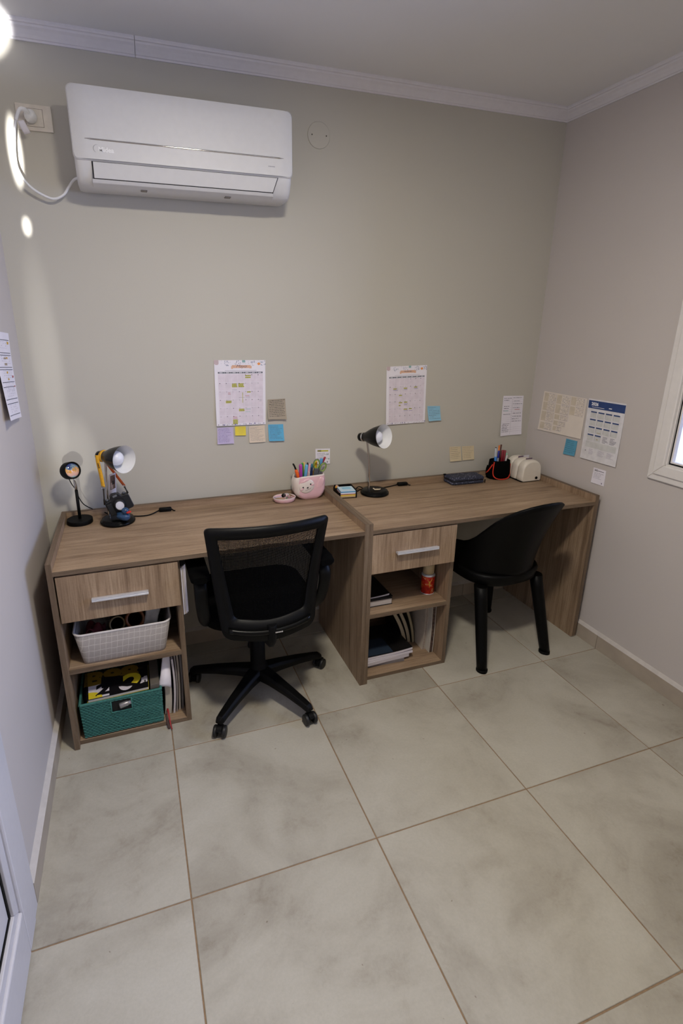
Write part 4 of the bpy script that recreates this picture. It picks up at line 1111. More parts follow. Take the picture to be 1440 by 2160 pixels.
# lanyard: wraps the lamp neck, hangs down on both sides to the strap lugs
LY = plain('lanyard_yellow', (226, 168, 34), 0.7, var=0.1, nscale=200); LO = plain('lanyard_orange', (206, 92, 28), 0.7, var=0.12, nscale=200)
def ribbon(pts, w, wdir, mat, name, par, label=None, th=0.0014):
    mb = MB(); P = spline(pts, 5)
    n = len(P)
    W_ = [Vector(d).normalized() for d in wdir]
    rings = []
    for i, p in enumerate(P):
        f = i / (n - 1) * (len(W_) - 1); k = min(int(f), len(W_) - 2) if len(W_) > 1 else 0
        d = W_[k].lerp(W_[k + 1], f - k).normalized() if len(W_) > 1 else W_[0]
        rings.append((p - d * w / 2, p + d * w / 2))
    mb.grid(lambda u, v: tuple(rings[round(u * (n - 1))][0].lerp(rings[round(u * (n - 1))][1], v)), n - 1, 1)
    return part(name, mb, mat, par, label, solid=th, weld=False), P
nk = Vector((-0.166, 0.575, 1.073)); axl = Vector((0.65, -0.76, 0.03)).normalized()
Tn = align(nk + axl * 0.012, nk + axl)
loop = [Tn @ Vector((0.0268 * math.cos(math.radians(a)), 0.0268 * math.sin(math.radians(a)), 0)) for a in range(-45, 226, 18)]
ly, _ = ribbon(loop, 0.016, [axl], LY, 'lanyard', ca, 'yellow lanyard slung over the lamp neck')
lugL = CT @ Vector((-0.064, 0.0, 0.020)); lugR = CT @ Vector((0.066, 0.0, 0.024))
stA = nk + Vector((-0.020, -0.026, 0.012)); midA = Vector((lugL.x + 0.002, lugL.y - 0.004, 0.955))
sA, PA = ribbon([stA, stA + Vector((0.000, -0.004, -0.03)), midA + Vector((-0.001, 0.002, 0.04)), midA + Vector((0.002, 0, -0.006))], 0.0155, [(0.95, -0.32, 0)], LY, 'lanyard_strap', ly, 'yellow strap with black lettering')
part('lanyard_strap', MB().grid(lambda u, v: tuple((nk + axl * 0.026 + Vector((0.0, 0.0, -0.034))).lerp(lugR + Vector((-0.012, 0, 0.035)), u) + Vector((0.0125 * (v - 0.5), -0.004 * (v - 0.5), 0))), 8, 1), LO, ly, 'orange strap', solid=0.0014, weld=False)
def clip(p0, p1, par):
    T = align(p0, p1); l = (Vector(p1) - Vector(p0)).length
    part('swivel_clip', MB().lathe([(0.0025, 0.0), (0.0045, 0.004), (0.003, 0.008), (0.0028, l * 0.6), (0.004, l * 0.7), (0.0035, l)], 10, T=T), plain('dark_metal', (70, 66, 60), 0.35, 0.8), par)
    rg = [T @ Vector((0.0075 * math.cos(2 * PI * i / 14), 0, 0.0075 * math.sin(2 * PI * i / 14) - 0.004)) for i in range(15)]
    part('split_ring', MB().tube(rg, 0.001, 6), M['chrome'], par)
clip(midA + Vector((0.002, 0, -0.012)), lugL + Vector((0, -0.002, 0)), ly)
clip(lugR + Vector((-0.012, 0, 0.032)), lugR, ly)
# lettering runs down the yellow strap
dS = (PA[-1] - PA[6]).normalized(); wS = Vector((0.95, -0.32, 0)).normalized(); nS = dS.cross(wS) * -1
def strap_T(f):
    p = PA[3].lerp(PA[-1], f)
    nrm = (-dS).cross(wS)
    nn = wS.cross(dS)
    if nn.y > 0: nn = -nn
    right = -dS; upv = nn.cross(right)
    m = Matrix((right, upv, nn)).transposed().to_4x4(); m.translation = p + nn * 0.0024
    return m
part('lettering', text_mb('BAD BUNNY', 0.0092, strap_T(0.30), bold=0.0005, sx=0.70), M['ink_dark'], ly)
sq = MB()
for k in range(7): sq.box(-0.018 + k * 0.0055, -0.003 + (k % 2) * 0.001, 0, -0.014 + k * 0.0055, 0.0035, 0.0002, T=strap_T(0.62))
part('printing', sq, plain('grey_strap_print', (128, 128, 116), 0.7), ly)
# instant photo propped between pole and camera
q = [Vector(v) for v in ((-0.150, 0.556, 0.995), (-0.1225, 0.548, 1.005), (-0.128, 0.548, 0.915), (-0.160, 0.558, 0.898))]
pm = MB(); d_ = Vector((0.1, 0.0008, 0)) * 0
pm.grid(lambda u, v: tuple(q[0].lerp(q[1], u).lerp(q[3].lerp(q[2], u), v)), 2, 2)
po = part('instant_photo', pm, M['paper'], None, loc=tuple((q[2] + q[3]) / 2), solid=0.0008, weld=False)
tag(po, 'white framed instant photo leaning on the left lamp pole above the camera', 'photo')
def inphoto(u0, v0, u1, v1, off=0.0009):
    return MB().grid(lambda u, v: tuple(q[0].lerp(q[1], u0 + (u1 - u0) * u).lerp(q[3].lerp(q[2], u0 + (u1 - u0) * u), v0 + (v1 - v0) * v) + Vector((-0.0002, -off, 0))), 1, 1)
part('picture', inphoto(0.20, 0.08, 0.93, 0.74), plain('photo_brown', (104, 84, 76), 0.5, var=0.5, nscale=60), po, weld=False)
part('picture_figure', inphoto(0.30, 0.42, 0.60, 0.72, 0.0011), plain('photo_pale', (176, 160, 154), 0.5, var=0.4, nscale=90), po, weld=False)
part('picture_figure', inphoto(0.48, 0.34, 0.80, 0.52, 0.0012), plain('photo_dark', (40, 32, 32), 0.5, var=0.4, nscale=90), po, weld=False)
# rubber duck
dz = DT + 0.0262; dx, dy = -0.108, 0.507
dk = thing('rubber_duck', 'small dark blue rubber duck with a red bill on the lamp base', 'toy', (dx, dy, dz))
DK = plain('duck_blue', (40, 70, 104), 0.25, var=0.05, nscale=30)
db = MB(); rings = []
for x, rz, ry, zc_ in ((-0.027, 0.001, 0.001, 0.022), (-0.023, 0.006, 0.006, 0.019), (-0.015, 0.012, 0.013, 0.0145), (-0.004, 0.0138, 0.017, 0.014), (0.008, 0.0135, 0.017, 0.0137), (0.017, 0.0115, 0.013, 0.0135), (0.022, 0.0065, 0.007, 0.0145), (0.0235, 0.001, 0.001, 0.015)):
    rings.append([(x, ry * math.cos(2 * PI * j / 20), zc_ + rz * math.sin(2 * PI * j / 20)) for j in range(20)])
TD = Matrix.Translation((dx, dy, dz)) @ Matrix.Rotation(math.radians(-40), 4, 'Z') @ Matrix.Scale(1.28, 4)
db.loft(rings, 0, True, TD)
part('body', db, DK, dk)
part('head', MB().ball((0.010, 0, 0.0345), (0.0128, 0.0125, 0.0125), 20, 12, T=TD), DK, dk)
part('bill', MB().ball((0.0235, 0, 0.0330), (0.0075, 0.0095, 0.0026), 16, 8, T=TD).ball((0.0225, 0, 0.0300), (0.006, 0.008, 0.0022), 16, 8, T=TD), M['red'], dk, 'red bill')
for s_ in (-1, 1): part('eye', MB().ball((0.0192, s_ * 0.0068, 0.0385), 0.0018, 10, 6, T=TD), M['ink_dark'], dk)
for s_ in (-1, 1): part('wing', MB().ball((-0.004, s_ * 0.0155, 0.0165), (0.012, 0.0035, 0.0065), 14, 8, T=TD), DK, dk)
# ------------------------------------------------------------------ things on the left desk
Z0 = DT + 0.0003
# pink sloth pencil holder
sx0, sy0 = 0.767, 0.628
sl = thing('pencil_holder', 'pink ceramic sloth shaped pencil holder full of pens on the left desk', 'pencil holder', (sx0, sy0, Z0))
PK = plain('pink_glaze', (226, 184, 190), 0.18, var=0.03, nscale=30, coat=0.6); CW = plain('cream_glaze', (226, 214, 206), 0.18, var=0.02, coat=0.6)
PD = plain('pale_pink_glaze', (232, 204, 206), 0.18, var=0.02, coat=0.6)
def sl_ring(z, w, d, off=0.0, r=0.026):
    return [(sx0 + off + px_, sy0 + py_, Z0 + z) for px_, py_ in rrect(w, d, min(r, d / 2 - 0.002, w / 2 - 0.002), 7)]
sm = MB()
prof = [(0.0, 0.092, 0.058, 0.004), (0.003, 0.104, 0.064, 0.004), (0.014, 0.130, 0.074, 0.002), (0.030, 0.150, 0.080, 0.0), (0.048, 0.161, 0.082, 0), (0.085, 0.165, 0.082, 0.0), (0.105, 0.160, 0.081, 0.001), (0.119, 0.155, 0.079, 0.001), (0.1255, 0.150, 0.077, 0.0), (0.1240, 0.144, 0.071, 0.0), (0.08, 0.146, 0.072, 0.0), (0.02, 0.11, 0.056, 0.0)]
rings = [sl_ring(*p) for p in prof]
# left end dips in a notch at the front like in the photo
for i in range(7, 10):
    rings[i] = [(x, y, z - 0.010 * max(0.0, (sx0 - 0.035 - x) / 0.035)) for x, y, z in rings[i]]
sm.loft(rings, 0, True)
so = part('body', sm, [PK, CW], sl)
for p in so.data.polygons:
    c = p.center
    if c.x < -0.058 or c.z > 0.1195 or (p.normal.y > 0.5): p.material_index = 1
def on_front(x, z, lift=0.0):
    """point on the front face of the holder"""
    for (z0, w0, d0, o0), (z1, w1, d1, o1) in zip(prof[:9], prof[1:9]):
        if z0 <= z <= z1:
            t = (z - z0) / (z1 - z0); return (sx0 + x, sy0 - (d0 + (d1 - d0) * t) / 2 - lift, Z0 + z)
    return (sx0 + x, sy0 - 0.039 - lift, Z0 + z)
TF = Matrix.Translation(on_front(-0.021, 0.072)) @ Matrix.Rotation(math.radians(-20), 4, 'Y')
part('face', MB().ball((0, 0.002, 0), (0.041, 0.0095, 0.0365), 30, 14, T=TF), CW, sl, 'cream sloth face')
part('fringe', MB().ball((0.001, 0.002, 0.0285), (0.026, 0.0078, 0.0095), 24, 10, T=TF), PK, sl)
for s_ in (-1, 1):
    part('eye_patch', MB().ball((s_ * 0.024, -0.0030, 0.0035), (0.014, 0.0045, 0.0050), 18, 8, T=TF @ Matrix.Rotation(s_ * 0.25, 4, 'Y')), PK, sl)
    part('eye', MB().ball((s_ * 0.0205, -0.0062, 0.004), (0.0040, 0.0028, 0.0040), 14, 8, T=TF), M['ink_dark'], sl)
part('nose', MB().ball((0.0, -0.0070, -0.006), (0.0052, 0.0022, 0.0036), 14, 8, T=TF), M['ink_dark'], sl)
part('mouth', MB().tube([(0, -0.0072, -0.009), (0, -0.0070, -0.0145)], 0.0006, 6, T=TF).tube(spline([(-0.017, -0.0056, -0.013), (-0.008, -0.0066, -0.0165), (0, -0.0069, -0.0150), (0.008, -0.0066, -0.0165), (0.017, -0.0056, -0.013)], 4), 0.0006, 6, T=TF), plain('dark_line', (84, 62, 60), 0.4), sl)
ar_ = MB()
ar_.loft([[Vector(on_front(x + 0.016 * math.cos(2 * PI * j / 14) * k, z + 0.010 * math.sin(2 * PI * j / 14) * k)) + Vector((0, -0.0045 * (0.5 + 0.5 * math.sin(2 * PI * j / 14)) * k + 0.003, 0)) for j in range(14)] for x, z, k in ((0.036, 0.040, 0.3), (0.040, 0.055, 0.9), (0.048, 0.078, 1.15), (0.056, 0.098, 1.0), (0.054, 0.112, 0.5))], 0, True)
part('arm', ar_, PK, sl)

# pens in the holder
GP = 'pens in the sloth pencil holder'
def pen(name, label, cat, tip, base, r, segs, group=GP, n=14, mats=None):
    """segs: (fraction, radius factor, material index) along the length from the top"""
    T = align(tip, base); L = (Vector(base) - Vector(tip)).length
    mb = MB()
    for k in range(len(segs) - 1):
        f0, q0, m0 = segs[k]; f1, q1, _ = segs[k + 1]
        mb.lathe([(r * q0, f0 * L), (r * q1, f1 * L)], n, m0, True, T, cap0=(k == 0), cap1=(k == len(segs) - 2))
    o = part(name, mb, mats, None, loc=tuple(base), weld=True)
    return tag(o, label, cat, group)
def mk(col): return plain('pen_%d_%d_%d' % col, col, 0.35, var=0.03)
cap = [(0, 0.72, 0), (0.02, 0.9, 0), (0.05, 1.0, 0), (0.42, 1.0, 0), (0.43, 0.86, 0), (1, 0.8, 0)]
def hb(x, y): return (sx0 + x, sy0 + y, Z0 + 0.027)
pen('highlighter', 'orange highlighter lowest at the left of the sloth holder', 'pen', (0.6985, 0.612, 0.928), hb(-0.028, -0.012), 0.0085, cap, mats=[mk((236, 104, 36))])
pen('marker', 'magenta marker leaning at the front of the sloth holder', 'pen', (0.7205, 0.606, 0.956), hb(-0.042, -0.016), 0.0088, cap, mats=[mk((170, 66, 160))])
pen('marker', 'light blue marker right of the magenta one in the sloth holder', 'pen', (0.752, 0.610, 0.951), hb(-0.030, -0.014), 0.0085, cap, mats=[mk((104, 178, 214))])
pen('marker', 'green marker tip behind the magenta one in the sloth holder', 'pen', (0.742, 0.645, 0.952), hb(-0.025, 0.016), 0.0062, cap, mats=[mk((48, 150, 60))])
pen('pencil', 'yellow pencil behind the light blue marker in the sloth holder', 'pencil', (0.752, 0.652, 0.952), hb(-0.015, 0.020), 0.0046, [(0, 1, 0), (0.3, 1, 0), (1, 1, 0)], n=6, mats=[mk((226, 190, 92))])
pen('pen', 'black capped pen between blue marker and pink pen', 'pen', (0.768, 0.642, 0.952), hb(-0.006, 0.010), 0.0048, cap, mats=[mk((26, 24, 28))])
pen('pen', 'slim pale pink pen in the middle of the sloth holder', 'pen', (0.770, 0.614, 0.953), hb(-0.022, -0.010), 0.0058, cap, mats=[mk((226, 166, 178))])
pen('pen', 'pale cream pen tip low beside the pink pen', 'pen', (0.764, 0.608, 0.915), hb(0.0, -0.014), 0.0045, cap, mats=[mk((214, 196, 184))])
pen('marker', 'navy marker with a teal cap left of the scissors', 'pen', (0.789, 0.634, 0.946), hb(0.008, 0.004), 0.0062, [(0, 0.8, 1), (0.05, 1, 1), (0.12, 1, 0), (0.4, 1, 0), (1, .85, 0)], mats=[mk((30, 50, 96)), mk((64, 124, 150))])
pen('marker', 'yellow marker seen through the left scissors loop', 'pen', (0.813, 0.642, 0.958), hb(0.022, 0.008), 0.0080, cap, mats=[mk((226, 176, 30))])
pen('glue_stick', 'blue and white stick seen behind the right scissors loop', 'glue stick', (0.842, 0.640, 0.968), hb(0.030, 0.004), 0.0085, [(0, .9, 0), (0.04, 1, 0), (0.28, 1, 0), (0.29, .92, 1), (1, .9, 1)], mats=[mk((86, 154, 206)), mk((214, 214, 220))])
pen('pen', 'dark red pen leaning to the right behind the scissors', 'pen', (0.864, 0.650, 0.972), hb(0.002, 0.017), 0.0058, cap, mats=[mk((158, 32, 48))])
# black cutter with a hooked end
ct = MB(); T = align(hb(-0.012, 0.004), (0.690, 0.628, 0.955)); Lc = (Vector((0.690, 0.628, 0.955)) - Vector(hb(-0.012, 0.004))).length
ct.prism([(-0.007, 0), (0.007, 0), (0.007, Lc - 0.006), (0.003, Lc), (-0.008, Lc), (-0.010, Lc - 0.010), (-0.006, Lc - 0.014), (-0.004, Lc - 0.010), (-0.003, Lc - 0.016), (-0.007, Lc - 0.024)], -0.003, 0.003, 'y', T=T)
tag(part('cutter', ct, M['black'], None, loc=hb(-0.012, 0.004)), 'black cutter with a hooked end at the far left of the sloth holder', 'cutter', GP)
bq = MB(); T = align(hb(0.030, -0.008), (0.828, 0.6205, 0.916)); Lb = (Vector((0.828, 0.6205, 0.916)) - Vector(hb(0.030, -0.008))).length
bq.box(-0.007, -0.004, 0, 0.007, 0.004, Lb, T=T)
tag(part('flat_tool', bq, M['black'], None, loc=hb(0.03, -0.014), bev=0.0015), 'flat black tool at the right end of the sloth holder', 'tool', GP)
# scissors
sc = thing('scissors', 'scissors with green and grey loop handles in the sloth holder', 'scissors', hb(0.012, -0.010))
GG = plain('scissor_green', (132, 160, 70), 0.4); SG = plain('scissor_grey', (74, 76, 80), 0.5)
wst = Vector((0.795, 0.606, 0.880)); bot = Vector(hb(0.012, -0.010))
def loop_(c, ra, rb, tilt, name):
    P = []
    for i in range(25):
        a = 2 * PI * i / 24
        x, z = ra * math.cos(a), rb * math.sin(a)
        P.append(c + Vector((x * math.cos(tilt) - z * math.sin(tilt), -0.002 * math.sin(a), x * math.sin(tilt) + z * math.cos(tilt))))
    o_ = part(name, MB().tube(P, 0.0038, 8, flat=0.9), GG, sc, 'green handle loop')
    Q = [c + (p - c) * 1.14 + Vector((0, 0.0012, 0)) for p in P]
    part('loop_rim', MB().tube(Q, 0.0026, 8), SG, o_)
c1_ = Vector((0.804, 0.610, 0.949)); c2_ = Vector((0.836, 0.606, 0.932))
loop_(c1_, 0.0140, 0.0225, -0.10, 'loop'); loop_(c2_, 0.0140, 0.0215, -0.42, 'loop')
hm = MB()
hm.hexa([wst + Vector((-0.012, -0.003, -0.012)), wst + Vector((0.010, -0.003, -0.012)), wst + Vector((0.010, 0.003, -0.012)), wst + Vector((-0.012, 0.003, -0.012)),
         c1_ + Vector((-0.012, -0.003, -0.020)), c1_ + Vector((0.013, -0.003, -0.021)), c1_ + Vector((0.013, 0.003, -0.021)), c1_ + Vector((-0.012, 0.003, -0.020))])
part('shank', hm, SG, sc, bev=0.002)
hm = MB()
hm.hexa([wst + Vector((0.000, -0.006, -0.010)), wst + Vector((0.013, -0.006, -0.012)), wst + Vector((0.013, 0, -0.012)), wst + Vector((0.0, 0, -0.010)),
         c2_ + Vector((-0.017, -0.003, -0.014)), c2_ + Vector((-0.002, -0.003, -0.0235)), c2_ + Vector((-0.002, 0.003, -0.0235)), c2_ + Vector((-0.017, 0.003, -0.014))])
part('shank', hm, SG, sc, bev=0.002)
for dx_ in (-0.006, 0.004):
    bl_ = MB(); T = align(wst + Vector((dx_, 0.002, -0.010)), bot + Vector((dx_ * 0.4, 0, 0)))
    bl_.prism([(-0.008, 0), (0.008, 0), (0.006, 0.04), (0.0, 0.075), (-0.004, 0.06)], -0.0008, 0.0008, 'y', T=T)
    part('blade', bl_, M['chrome'], sc)
# trinket dish with its contents
bx, by = 0.636, 0.606
bd = thing('trinket_dish', 'round pink trinket dish with a cream rim in front of the back rim', 'dish', (bx, by, Z0))
TB = Matrix.Translation((bx, by, Z0)) @ Matrix.Diagonal((1.0, 0.80, 1, 1))
part('bowl', MB().lathe([(0.044, 0.0), (0.050, 0.004), (0.054, 0.012), (0.056, 0.022), (0.0545, 0.0235), (0.0525, 0.021), (0.049, 0.009), (0.03, 0.006)], 44, T=TB), PK, bd)
part('rim', MB().lathe([(0.0562, 0.0205), (0.0568, 0.0225), (0.0560, 0.0245), (0.0545, 0.0245), (0.0535, 0.0225)], 44, T=TB, cap0=False, cap1=False), CW, bd, 'cream rim')
GD = 'odds and ends in the trinket dish'
cb_ = MB(); TC = Matrix.Translation((bx - 0.026, by + 0.012, Z0 + 0.021)) @ Matrix.Rotation(0.12, 4, 'Z') @ Matrix.Rotation(-0.30, 4, 'X')
cb_.box(-0.026, -0.016, -0.001, 0.030, 0.018, 0.0012, T=TC)
o = part('folded_card', cb_, plain('card_white', (222, 220, 232), 0.5), None, loc=(bx - 0.026, by + 0.01, Z0 + 0.018), bev=0.0008); tag(o, 'white folded card at the back left of the trinket dish', 'card', GD)
cb_ = MB(); 
for k in range(3): cb_.box(-0.020, -0.010 + 0.009 * k, 0.0013, 0.016, -0.0065 + 0.009 * k, 0.0015, T=TC)
part('print', cb_, M['ink_blue'], o)
o = part('wooden_stick', MB().tube([(bx - 0.044, by - 0.010, Z0 + 0.0225), (bx - 0.006, by - 0.022, Z0 + 0.0215)], 0.0042, 10), plain('tan_wood', (176, 146, 116), 0.6), None, loc=(bx - 0.025, by - 0.016, Z0 + 0.018)); tag(o, 'short tan stick lying at the front of the trinket dish', 'stick', GD)
o = part('black_trinket', MB().ball((bx - 0.004, by + 0.0, Z0 + 0.030), (0.011, 0.0085, 0.010), 18, 10), M['black_gloss'], None, loc=(bx - 0.004, by, Z0 + 0.02)); tag(o, 'small glossy black round piece in the middle of the trinket dish', 'trinket', GD)
part('metal_band', MB().tube([(bx + 0.001 + 0.0095 * math.cos(a) * 0.5, by - 0.003 + 0.010 * math.cos(a) * 0.3 - 0.002, Z0 + 0.030 + 0.0108 * math.sin(a)) for a in [2 * PI * i / 16 for i in range(17)]], 0.0011, 6), M['chrome'], o)
kr = thing('key_ring', 'bunch of keys on a silver ring at the right of the trinket dish', 'keys', (bx + 0.024, by, Z0 + 0.02))
part('ring', MB().tube([(bx + 0.014 + 0.012 * math.cos(a), by + 0.008 + 0.007 * math.sin(a), Z0 + 0.030 + 0.006 * math.sin(a)) for a in [2 * PI * i / 20 for i in range(21)]], 0.0013, 6), M['chrome'], kr)
for k, (kx, ky, an) in enumerate(((0.026, -0.006, 0.4), (0.032, 0.004, -0.5), (0.022, 0.012, 1.2))):
    TK = Matrix.Translation((bx + kx, by + ky, Z0 + 0.024 + 0.002 * k)) @ Matrix.Rotation(an, 4, 'Z') @ Matrix.Rotation(0.3, 4, 'Y')
    kb = MB().prism([(0.008 * math.cos(2 * PI * i / 12), 0.007 * math.sin(2 * PI * i / 12)) for i in range(12)], 0, 0.002, 'z', T=TK)
    kb.prism([(0.006, -0.0025), (0.018, -0.0025), (0.022, 0.0), (0.020, 0.0025), (0.016, 0.0018), (0.014, 0.0028), (0.006, 0.0025)], 0.0002, 0.0018, 'z', T=TK)
    part('key', kb, (M['chrome'], plain('brass', (186, 160, 96), 0.25, 1.0), M['alu'])[k], kr)
o = part('charm', MB().ball((bx + 0.006, by - 0.020, Z0 + 0.022), (0.006, 0.005, 0.004), 14, 8), plain('green_charm', (96, 128, 96), 0.4), None, loc=(bx + 0.006, by - 0.020, Z0 + 0.018)); tag(o, 'tiny green bead by the rim of the trinket dish', 'bead', GD)

# ------------------------------------------------------------------ note tray on the right desk
TN = Matrix.Translation((0.957, 0.606, Z0)) @ Matrix.Rotation(math.radians(-7), 4, 'Z')
nt_ = thing('note_tray', 'black open fronted desk tray holding a stack of note blocks', 'tray', (0.957, 0.606, Z0))
part('tray_base', MB().box(-0.048, -0.056, 0, 0.048, 0.056, 0.003, T=TN), M['black'], nt_, bev=0.001)
part('tray_wall', MB().box(-0.048, -0.056, 0.003, -0.044, 0.056, 0.030, T=TN), M['black'], nt_, bev=0.0015)
part('tray_wall', MB().box(0.042, -0.056, 0.003, 0.048, 0.056, 0.040, T=TN), M['black'], nt_, bev=0.002)
part('tray_wall', MB().box(-0.044, 0.051, 0.003, 0.042, 0.056, 0.040, T=TN), M['black'], nt_, bev=0.0015)
part('tray_divider', MB().box(-0.044, 0.0255, 0.003, -0.020, 0.0275, 0.030, T=TN), M['black'], nt_)
part('tray_corner', MB().box(-0.048, -0.056, 0.003, -0.038, -0.050, 0.030, T=TN), M['black'], nt_, bev=0.0015)
GB = 'note blocks stacked in the black tray'
zz = 0.0035
for col, h, lab, w in (((196, 168, 128), 0.008, 'tan note block at the bottom of the stack in the black tray', 0), ((222, 196, 70), 0.006, 'yellow note block second from the bottom in the black tray', 0.001), ((150, 50, 70), 0.004, 'dark red note block in the middle of the stack in the black tray', -0.001),
                       ((224, 222, 228), 0.007, 'white note block above the dark red one in the black tray', 0.0), ((86, 150, 196), 0.006, 'blue note block second from the top in the black tray', 0.001), ((196, 218, 230), 0.003, 'pale blue note pad on top of the stack in the black tray', -0.0005)):
    o = part('note_block', MB().box(-0.036 + w, -0.053 + abs(w), zz, 0.0405 + w, 0.024, zz + h - 0.0002, T=TN), plain('block_%d_%d_%d' % col, col, 0.8, var=0.05, nscale=300), None, loc=tuple(TN @ Vector((0, 0, zz))))
    tag(o, lab, 'note block', GB); zz += h
part('sheet_corner', MB().box(-0.018, -0.022, zz, 0.026, 0.010, zz + 0.0006, T=TN), plain('sky_sheet', (150, 200, 224), 0.8), o)
fl_ = part('index_flags', MB().loft([[TN @ Vector((x, y, z)) for x, y in rrect(w, 0.018, 0.006, 3, -0.032, 0.0405)] for z, w in ((0.0036, 0.018), (0.020, 0.022), (0.034, 0.018), (0.040, 0.010))], 0, True), plain('flag_pink', (222, 178, 158), 0.8, var=0.3, nscale=120), None, loc=tuple(TN @ Vector((-0.032, 0.0405, 0.0036))))
tag(fl_, 'crumpled pink and cream index flags in the back corner of the black tray', 'index flags')
fl_ = part('index_flags', MB().box(-0.0435, 0.0282, 0.0036, -0.034, 0.0308, 0.040, T=TN), plain('flag_orange', (236, 172, 58), 0.7), None, loc=tuple(TN @ Vector((-0.039, 0.02, 0.0036))), bev=0.001)
tag(fl_, 'orange index flags standing in front of the pink flags', 'index flags')

# ------------------------------------------------------------------ navy pouch
ph_ = thing('pencil_pouch', 'navy patterned zip pouch lying on the right desk', 'pouch', (1.668, 0.612, Z0))
pm_, pt_, pb_ = nt('navy_patterned_cloth')
vec = coords(pt_)
v1 = N(pt_, 'ShaderNodeTexVoronoi'); v1.inputs['Scale'].default_value = 95; pt_.links.new(vec, v1.inputs['Vector'])
n1 = noise(pt_, vec, 160, 3, 0.7)
pt_.links.new(mix(pt_, n1, ramp(pt_, v1.outputs['Distance'], [(0.18, srgb(150, 150, 170)), (0.34, srgb(52, 56, 76)), (0.6, srgb(30, 33, 50))]), srgb(44, 48, 66)), pb_.inputs['Base Color'])
pb_.inputs['Roughness'].default_value = 0.75; bump(pt_, pb_, n1, 0.002, 0.6)
TP_ = Matrix.Translation((1.668, 0.612, Z0)) @ Matrix.Rotation(math.radians(-1), 4, 'Z')
def pouch_half(z0, z1, z2, flip):
    mb = MB(); rings = []
    for z, ix in ((z0, 0.006), (z0 + (z1 - z0) * 0.35, 0.0), (z1, 0.002), (z2, 0.012)):
        rings.append([(px_ * (1 + 0.012 * math.sin(9 * py_ * 20)), py_ + 0.003 * math.sin(px_ * 40), Z0 + z - Z0 + 0.0018 * math.sin(px_ * 55 + 1) * (z / 0.04)) for px_, py_ in rrect(0.204 - 2 * ix, 0.100 - 2 * ix, 0.016, 5)])
    mb.loft(rings, 0, True, TP_); return mb
part('lower_half', pouch_half(0.0, 0.017, 0.020, False), pm_, ph_)
part('upper_half', pouch_half(0.0225, 0.034, 0.042, True), pm_, ph_)
part('zipper', MB().loft([[(px_, py_, z) for px_, py_ in rrect(0.200, 0.096, 0.015, 5)] for z in (0.018, 0.0245)], 0, True, TP_), plain('zip_navy', (16, 18, 30), 0.6), ph_)
part('zip_pull', MB().box(0.098, -0.053, 0.002, 0.103, -0.049, 0.021, T=TP_), M['black'], ph_, bev=0.001)
part('pouch_tab', MB().box(0.094, 0.028, 0.036, 0.118, 0.040, 0.040, T=TP_), plain('tab_grey', (84, 80, 78), 0.7), ph_, bev=0.0012)
part('pouch_tab', MB().box(-0.104, 0.036, 0.036, -0.090, 0.046, 0.044, T=TP_), M['black'], ph_, bev=0.0012)

# ------------------------------------------------------------------ black pencil cup with red piping
cx_, cy_ = 1.901, 0.622
pcp = thing('pencil_cup', 'soft black pencil cup with red piping on the right desk', 'pencil cup', (cx_, cy_, Z0))
def cup_ring(z, rx, ry, n=36):
    out = []
    for i in range(n):
        a = 2 * PI * i / n; c, s_ = math.cos(a), math.sin(a); q = (abs(c) ** 3 + abs(s_) ** 3) ** (-1 / 3)
        out.append((cx_ + rx * c * q, cy_ + ry * s_ * q, Z0 + z))
    return out
part('cup', MB().loft([cup_ring(0, 0.050, 0.036), cup_ring(0.003, 0.055, 0.041), cup_ring(0.03, 0.061, 0.045), cup_ring(0.06, 0.0600, 0.044), cup_ring(0.106, 0.0555, 0.041), cup_ring(0.108, 0.053, 0.039), cup_ring(0.06, 0.055, 0.040), cup_ring(0.01, 0.05, 0.036)], 0, True), M['black_soft'], pcp)
RP = plain('red_piping', (214, 52, 28), 0.55)
def cupf(u, z):
    """front face of the cup; u in -1..1"""
    t = z / 0.108; rx = 0.061 - 0.005 * t if z > 0.03 else 0.055 + 0.006 * z / 0.03
    ry = 0.045 - 0.004 * t
    a = math.radians(-90 + 62 * u); c, s_ = math.cos(a), math.sin(a); q = (abs(c) ** 3 + abs(s_) ** 3) ** (-1 / 3)
    return (cx_ + rx * c * q, cy_ + ry * s_ * q - 0.0015, Z0 + z)
part('piping', MB().tube(spline([cupf(-0.98, 0.102), cupf(-1.0, 0.07), cupf(-0.98, 0.04), cupf(-0.85, 0.020), cupf(-0.55, 0.008), cupf(0, 0.004), cupf(0.55, 0.008), cupf(0.88, 0.022), cupf(1.0, 0.045), cupf(0.98, 0.075), cupf(0.95, 0.085)], 5), 0.0030, 8), RP, pcp, 'red piping')
sd = MB().loft([[(cx_ - 0.058 - d * k, cy_ + 0.006 + y * k2, Z0 + z) for y, d in ((-0.026, 0.0), (-0.018, 0.009), (0, 0.013), (0.018, 0.009), (0.026, 0.0))] for z, k, k2 in ((0.004, 0.3, 0.8), (0.02, 1.0, 1.0), (0.055, 1.1, 1.0), (0.075, 0.5, 0.85))], 0, True, closed=False)
part('side_pocket', sd, M['black_soft'], pcp, solid=0.002, weld=False)
part('piping', MB().tube(spline([(cx_ - 0.060, cy_ - 0.020, Z0 + 0.088), (cx_ - 0.068, cy_ - 0.012, Z0 + 0.066), (cx_ - 0.072, cy_ + 0.0, Z0 + 0.046), (cx_ - 0.071, cy_ + 0.014, Z0 + 0.034)], 5), 0.0032, 8), RP, pcp)
GC = 'pens in the black pencil cup'
def cb2(x, y): return (cx_ + x, cy_ + y, Z0 + 0.012)
